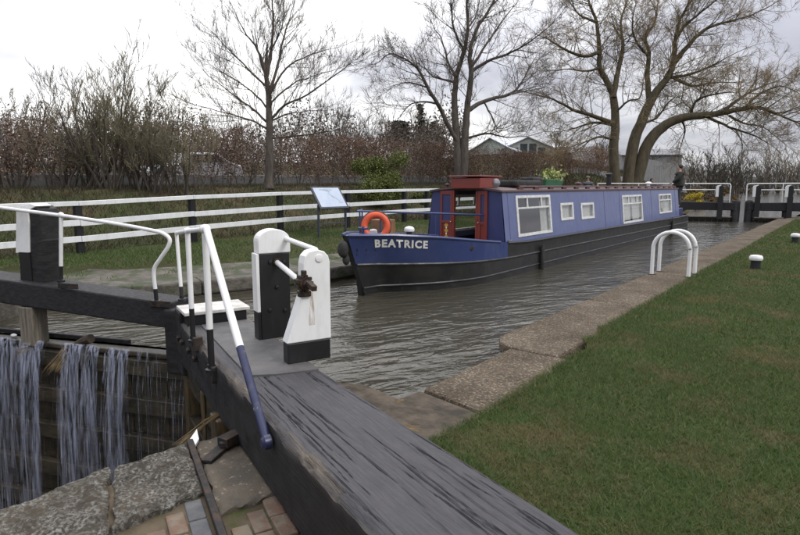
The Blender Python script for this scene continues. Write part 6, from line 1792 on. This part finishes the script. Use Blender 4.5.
# ------------------------------------------------------------------ grass
def blades(name, pts, hgt, wid, mat, seed, lean=.5, label=None, cat=None):
    rg = np.random.RandomState(seed); n = len(pts)
    a = rg.uniform(0,2*math.pi,n); h = hgt*rg.uniform(.45,1.25,n); w_ = wid*rg.uniform(.6,1.3,n)
    lx = rg.randn(n)*lean*h; ly = rg.randn(n)*lean*h
    s_ = np.stack([np.cos(a)*w_/2, np.sin(a)*w_/2, np.zeros(n)],1)
    V = np.stack([pts-s_, pts+s_, pts+np.stack([lx,ly,h],1)],1).reshape(-1,3)
    o = npmesh(name, V, np.arange(3*n).reshape(n,3), mat, None, False, rg.uniform(0,1,n))
    o['kind'] = 'stuff'
    if label: o['label'] = label; o['category'] = cat
    return o
rg = np.random.RandomState(101)
def in_poly(P_, poly):
    x, y = P_[:,0], P_[:,1]; ins = np.zeros(len(P_), bool); n = len(poly); j = n-1
    for i in range(n):
        xi, yi = poly[i]; xj, yj = poly[j]
        c = ((yi > y) != (yj > y)) & (x < (xj-xi)*(y-yi)/((yj-yi)+1e-12)+xi); ins ^= c; j = i
    return ins
edge_poly = [(-1.99,2.66),(-1.95,3.5),(-1.97,4.6),(-1.95,5.45),(-2.00,5.62),(-2.13,5.78),(-2.02,5.95),(-2.13,6.3),(-2.12,9),(-2.15,12),(-2.10,16),(-2.12,22),(-2.08,33),(3,33),(3,1.8),(.2,1.9)]
PTS = []; HH = []; WWd = []
for (y0, y1, x1, dens, h_, w_) in ((1.8,4,1.9,14000,.030,.0044),(4,6.5,1.4,10500,.032,.0053),(6.5,10,1.3,6000,.034,.0065),(10,17,1.5,3200,.036,.010),(17,33,1.5,1200,.04,.018)):
    n = int((x1+2.2)*(y1-y0)*dens); p = np.stack([rg.uniform(-2.2,x1,n), rg.uniform(y0,y1,n), np.zeros(n)],1)
    p[:,0] += rg.randn(n)*.012
    p = p[in_poly(p, edge_poly)]
    # thin where the ground shows through
    q = np.sin(p[:,0]*3.1+1.3*np.sin(p[:,1]*2.3))*np.sin(p[:,1]*2.7+1.1*np.sin(p[:,0]*1.9+1))
    keep = rg.uniform(0,1,len(p)) < np.where(q > .45, .72, 1.0)
    p = p[keep]
    hh = np.full(len(p), h_); ed = p[:,0] < -1.85; hh[ed] *= 1.5
    PTS.append(p); HH.append(hh); WWd.append(np.full(len(p), w_))
blades('lawn_grass', np.concatenate(PTS), np.concatenate(HH), np.concatenate(WWd), M['grass'], 102, .75, 'short green grass covering the lawn beside the lock', 'grass')
n = 180000; p = np.stack([rg.uniform(-12.6,-8.35,n), rg.uniform(1.5,26,n)],1)
q_t = rg.uniform(0,1,n) < .25*(np.sin(p[:,1]*4.1+2*np.sin(p[:,0]*3.3))*np.sin(p[:,0]*4.7+p[:,1]) > .25); lim = np.interp(p[:,1], [2,3,4.3,5.3,6.5,7.6], [-12.5,-10.5,-9.2,-8.8,-8.4,-8.35])
le = np.interp(p[:,1], [2.0,3.0,3.55,4.3,5.3,6.5,7.6], [-12.5,-11.6,-10.9,-10.3,-9.9,-9.2,-8.6])
jit = np.sin(p[:,1]*3+np.sin(p[:,0]*5))*.18; p = p[(p[:,0] < le+jit) | (q_t & (p[:,0] < lim))]
p = np.concatenate([p, np.maximum(bank_z(p[:,0],p[:,1]), .07)[:,None]-.01],1)
blades('bank_grass', p, .055, .012, M['grass_far'], 103, .7, 'green grass on the far bank in front of the white fence', 'grass')
n = 90000; p = np.stack([rg.uniform(-19.5,-12.2,n), rg.uniform(-4,48,n)],1); p = np.concatenate([p, bank_z(p[:,0],p[:,1])[:,None]-.02],1)
blades('verge_grass', p, .17, .02, M['rough_grass'], 104, .6, 'rough brown green grass on the slope behind the fence', 'grass')
n = 60000; dd = rg.uniform(.2,26,n); yv = rg.uniform(36,95,n); xv = left_edge(yv)-dd; p = np.stack([xv,yv,bank_z(xv,yv)-.02],1)
blades('reed_grass', p, .35, .05, M['rough_grass'], 105, .5, 'straw coloured rough grass beyond the far gates', 'grass')
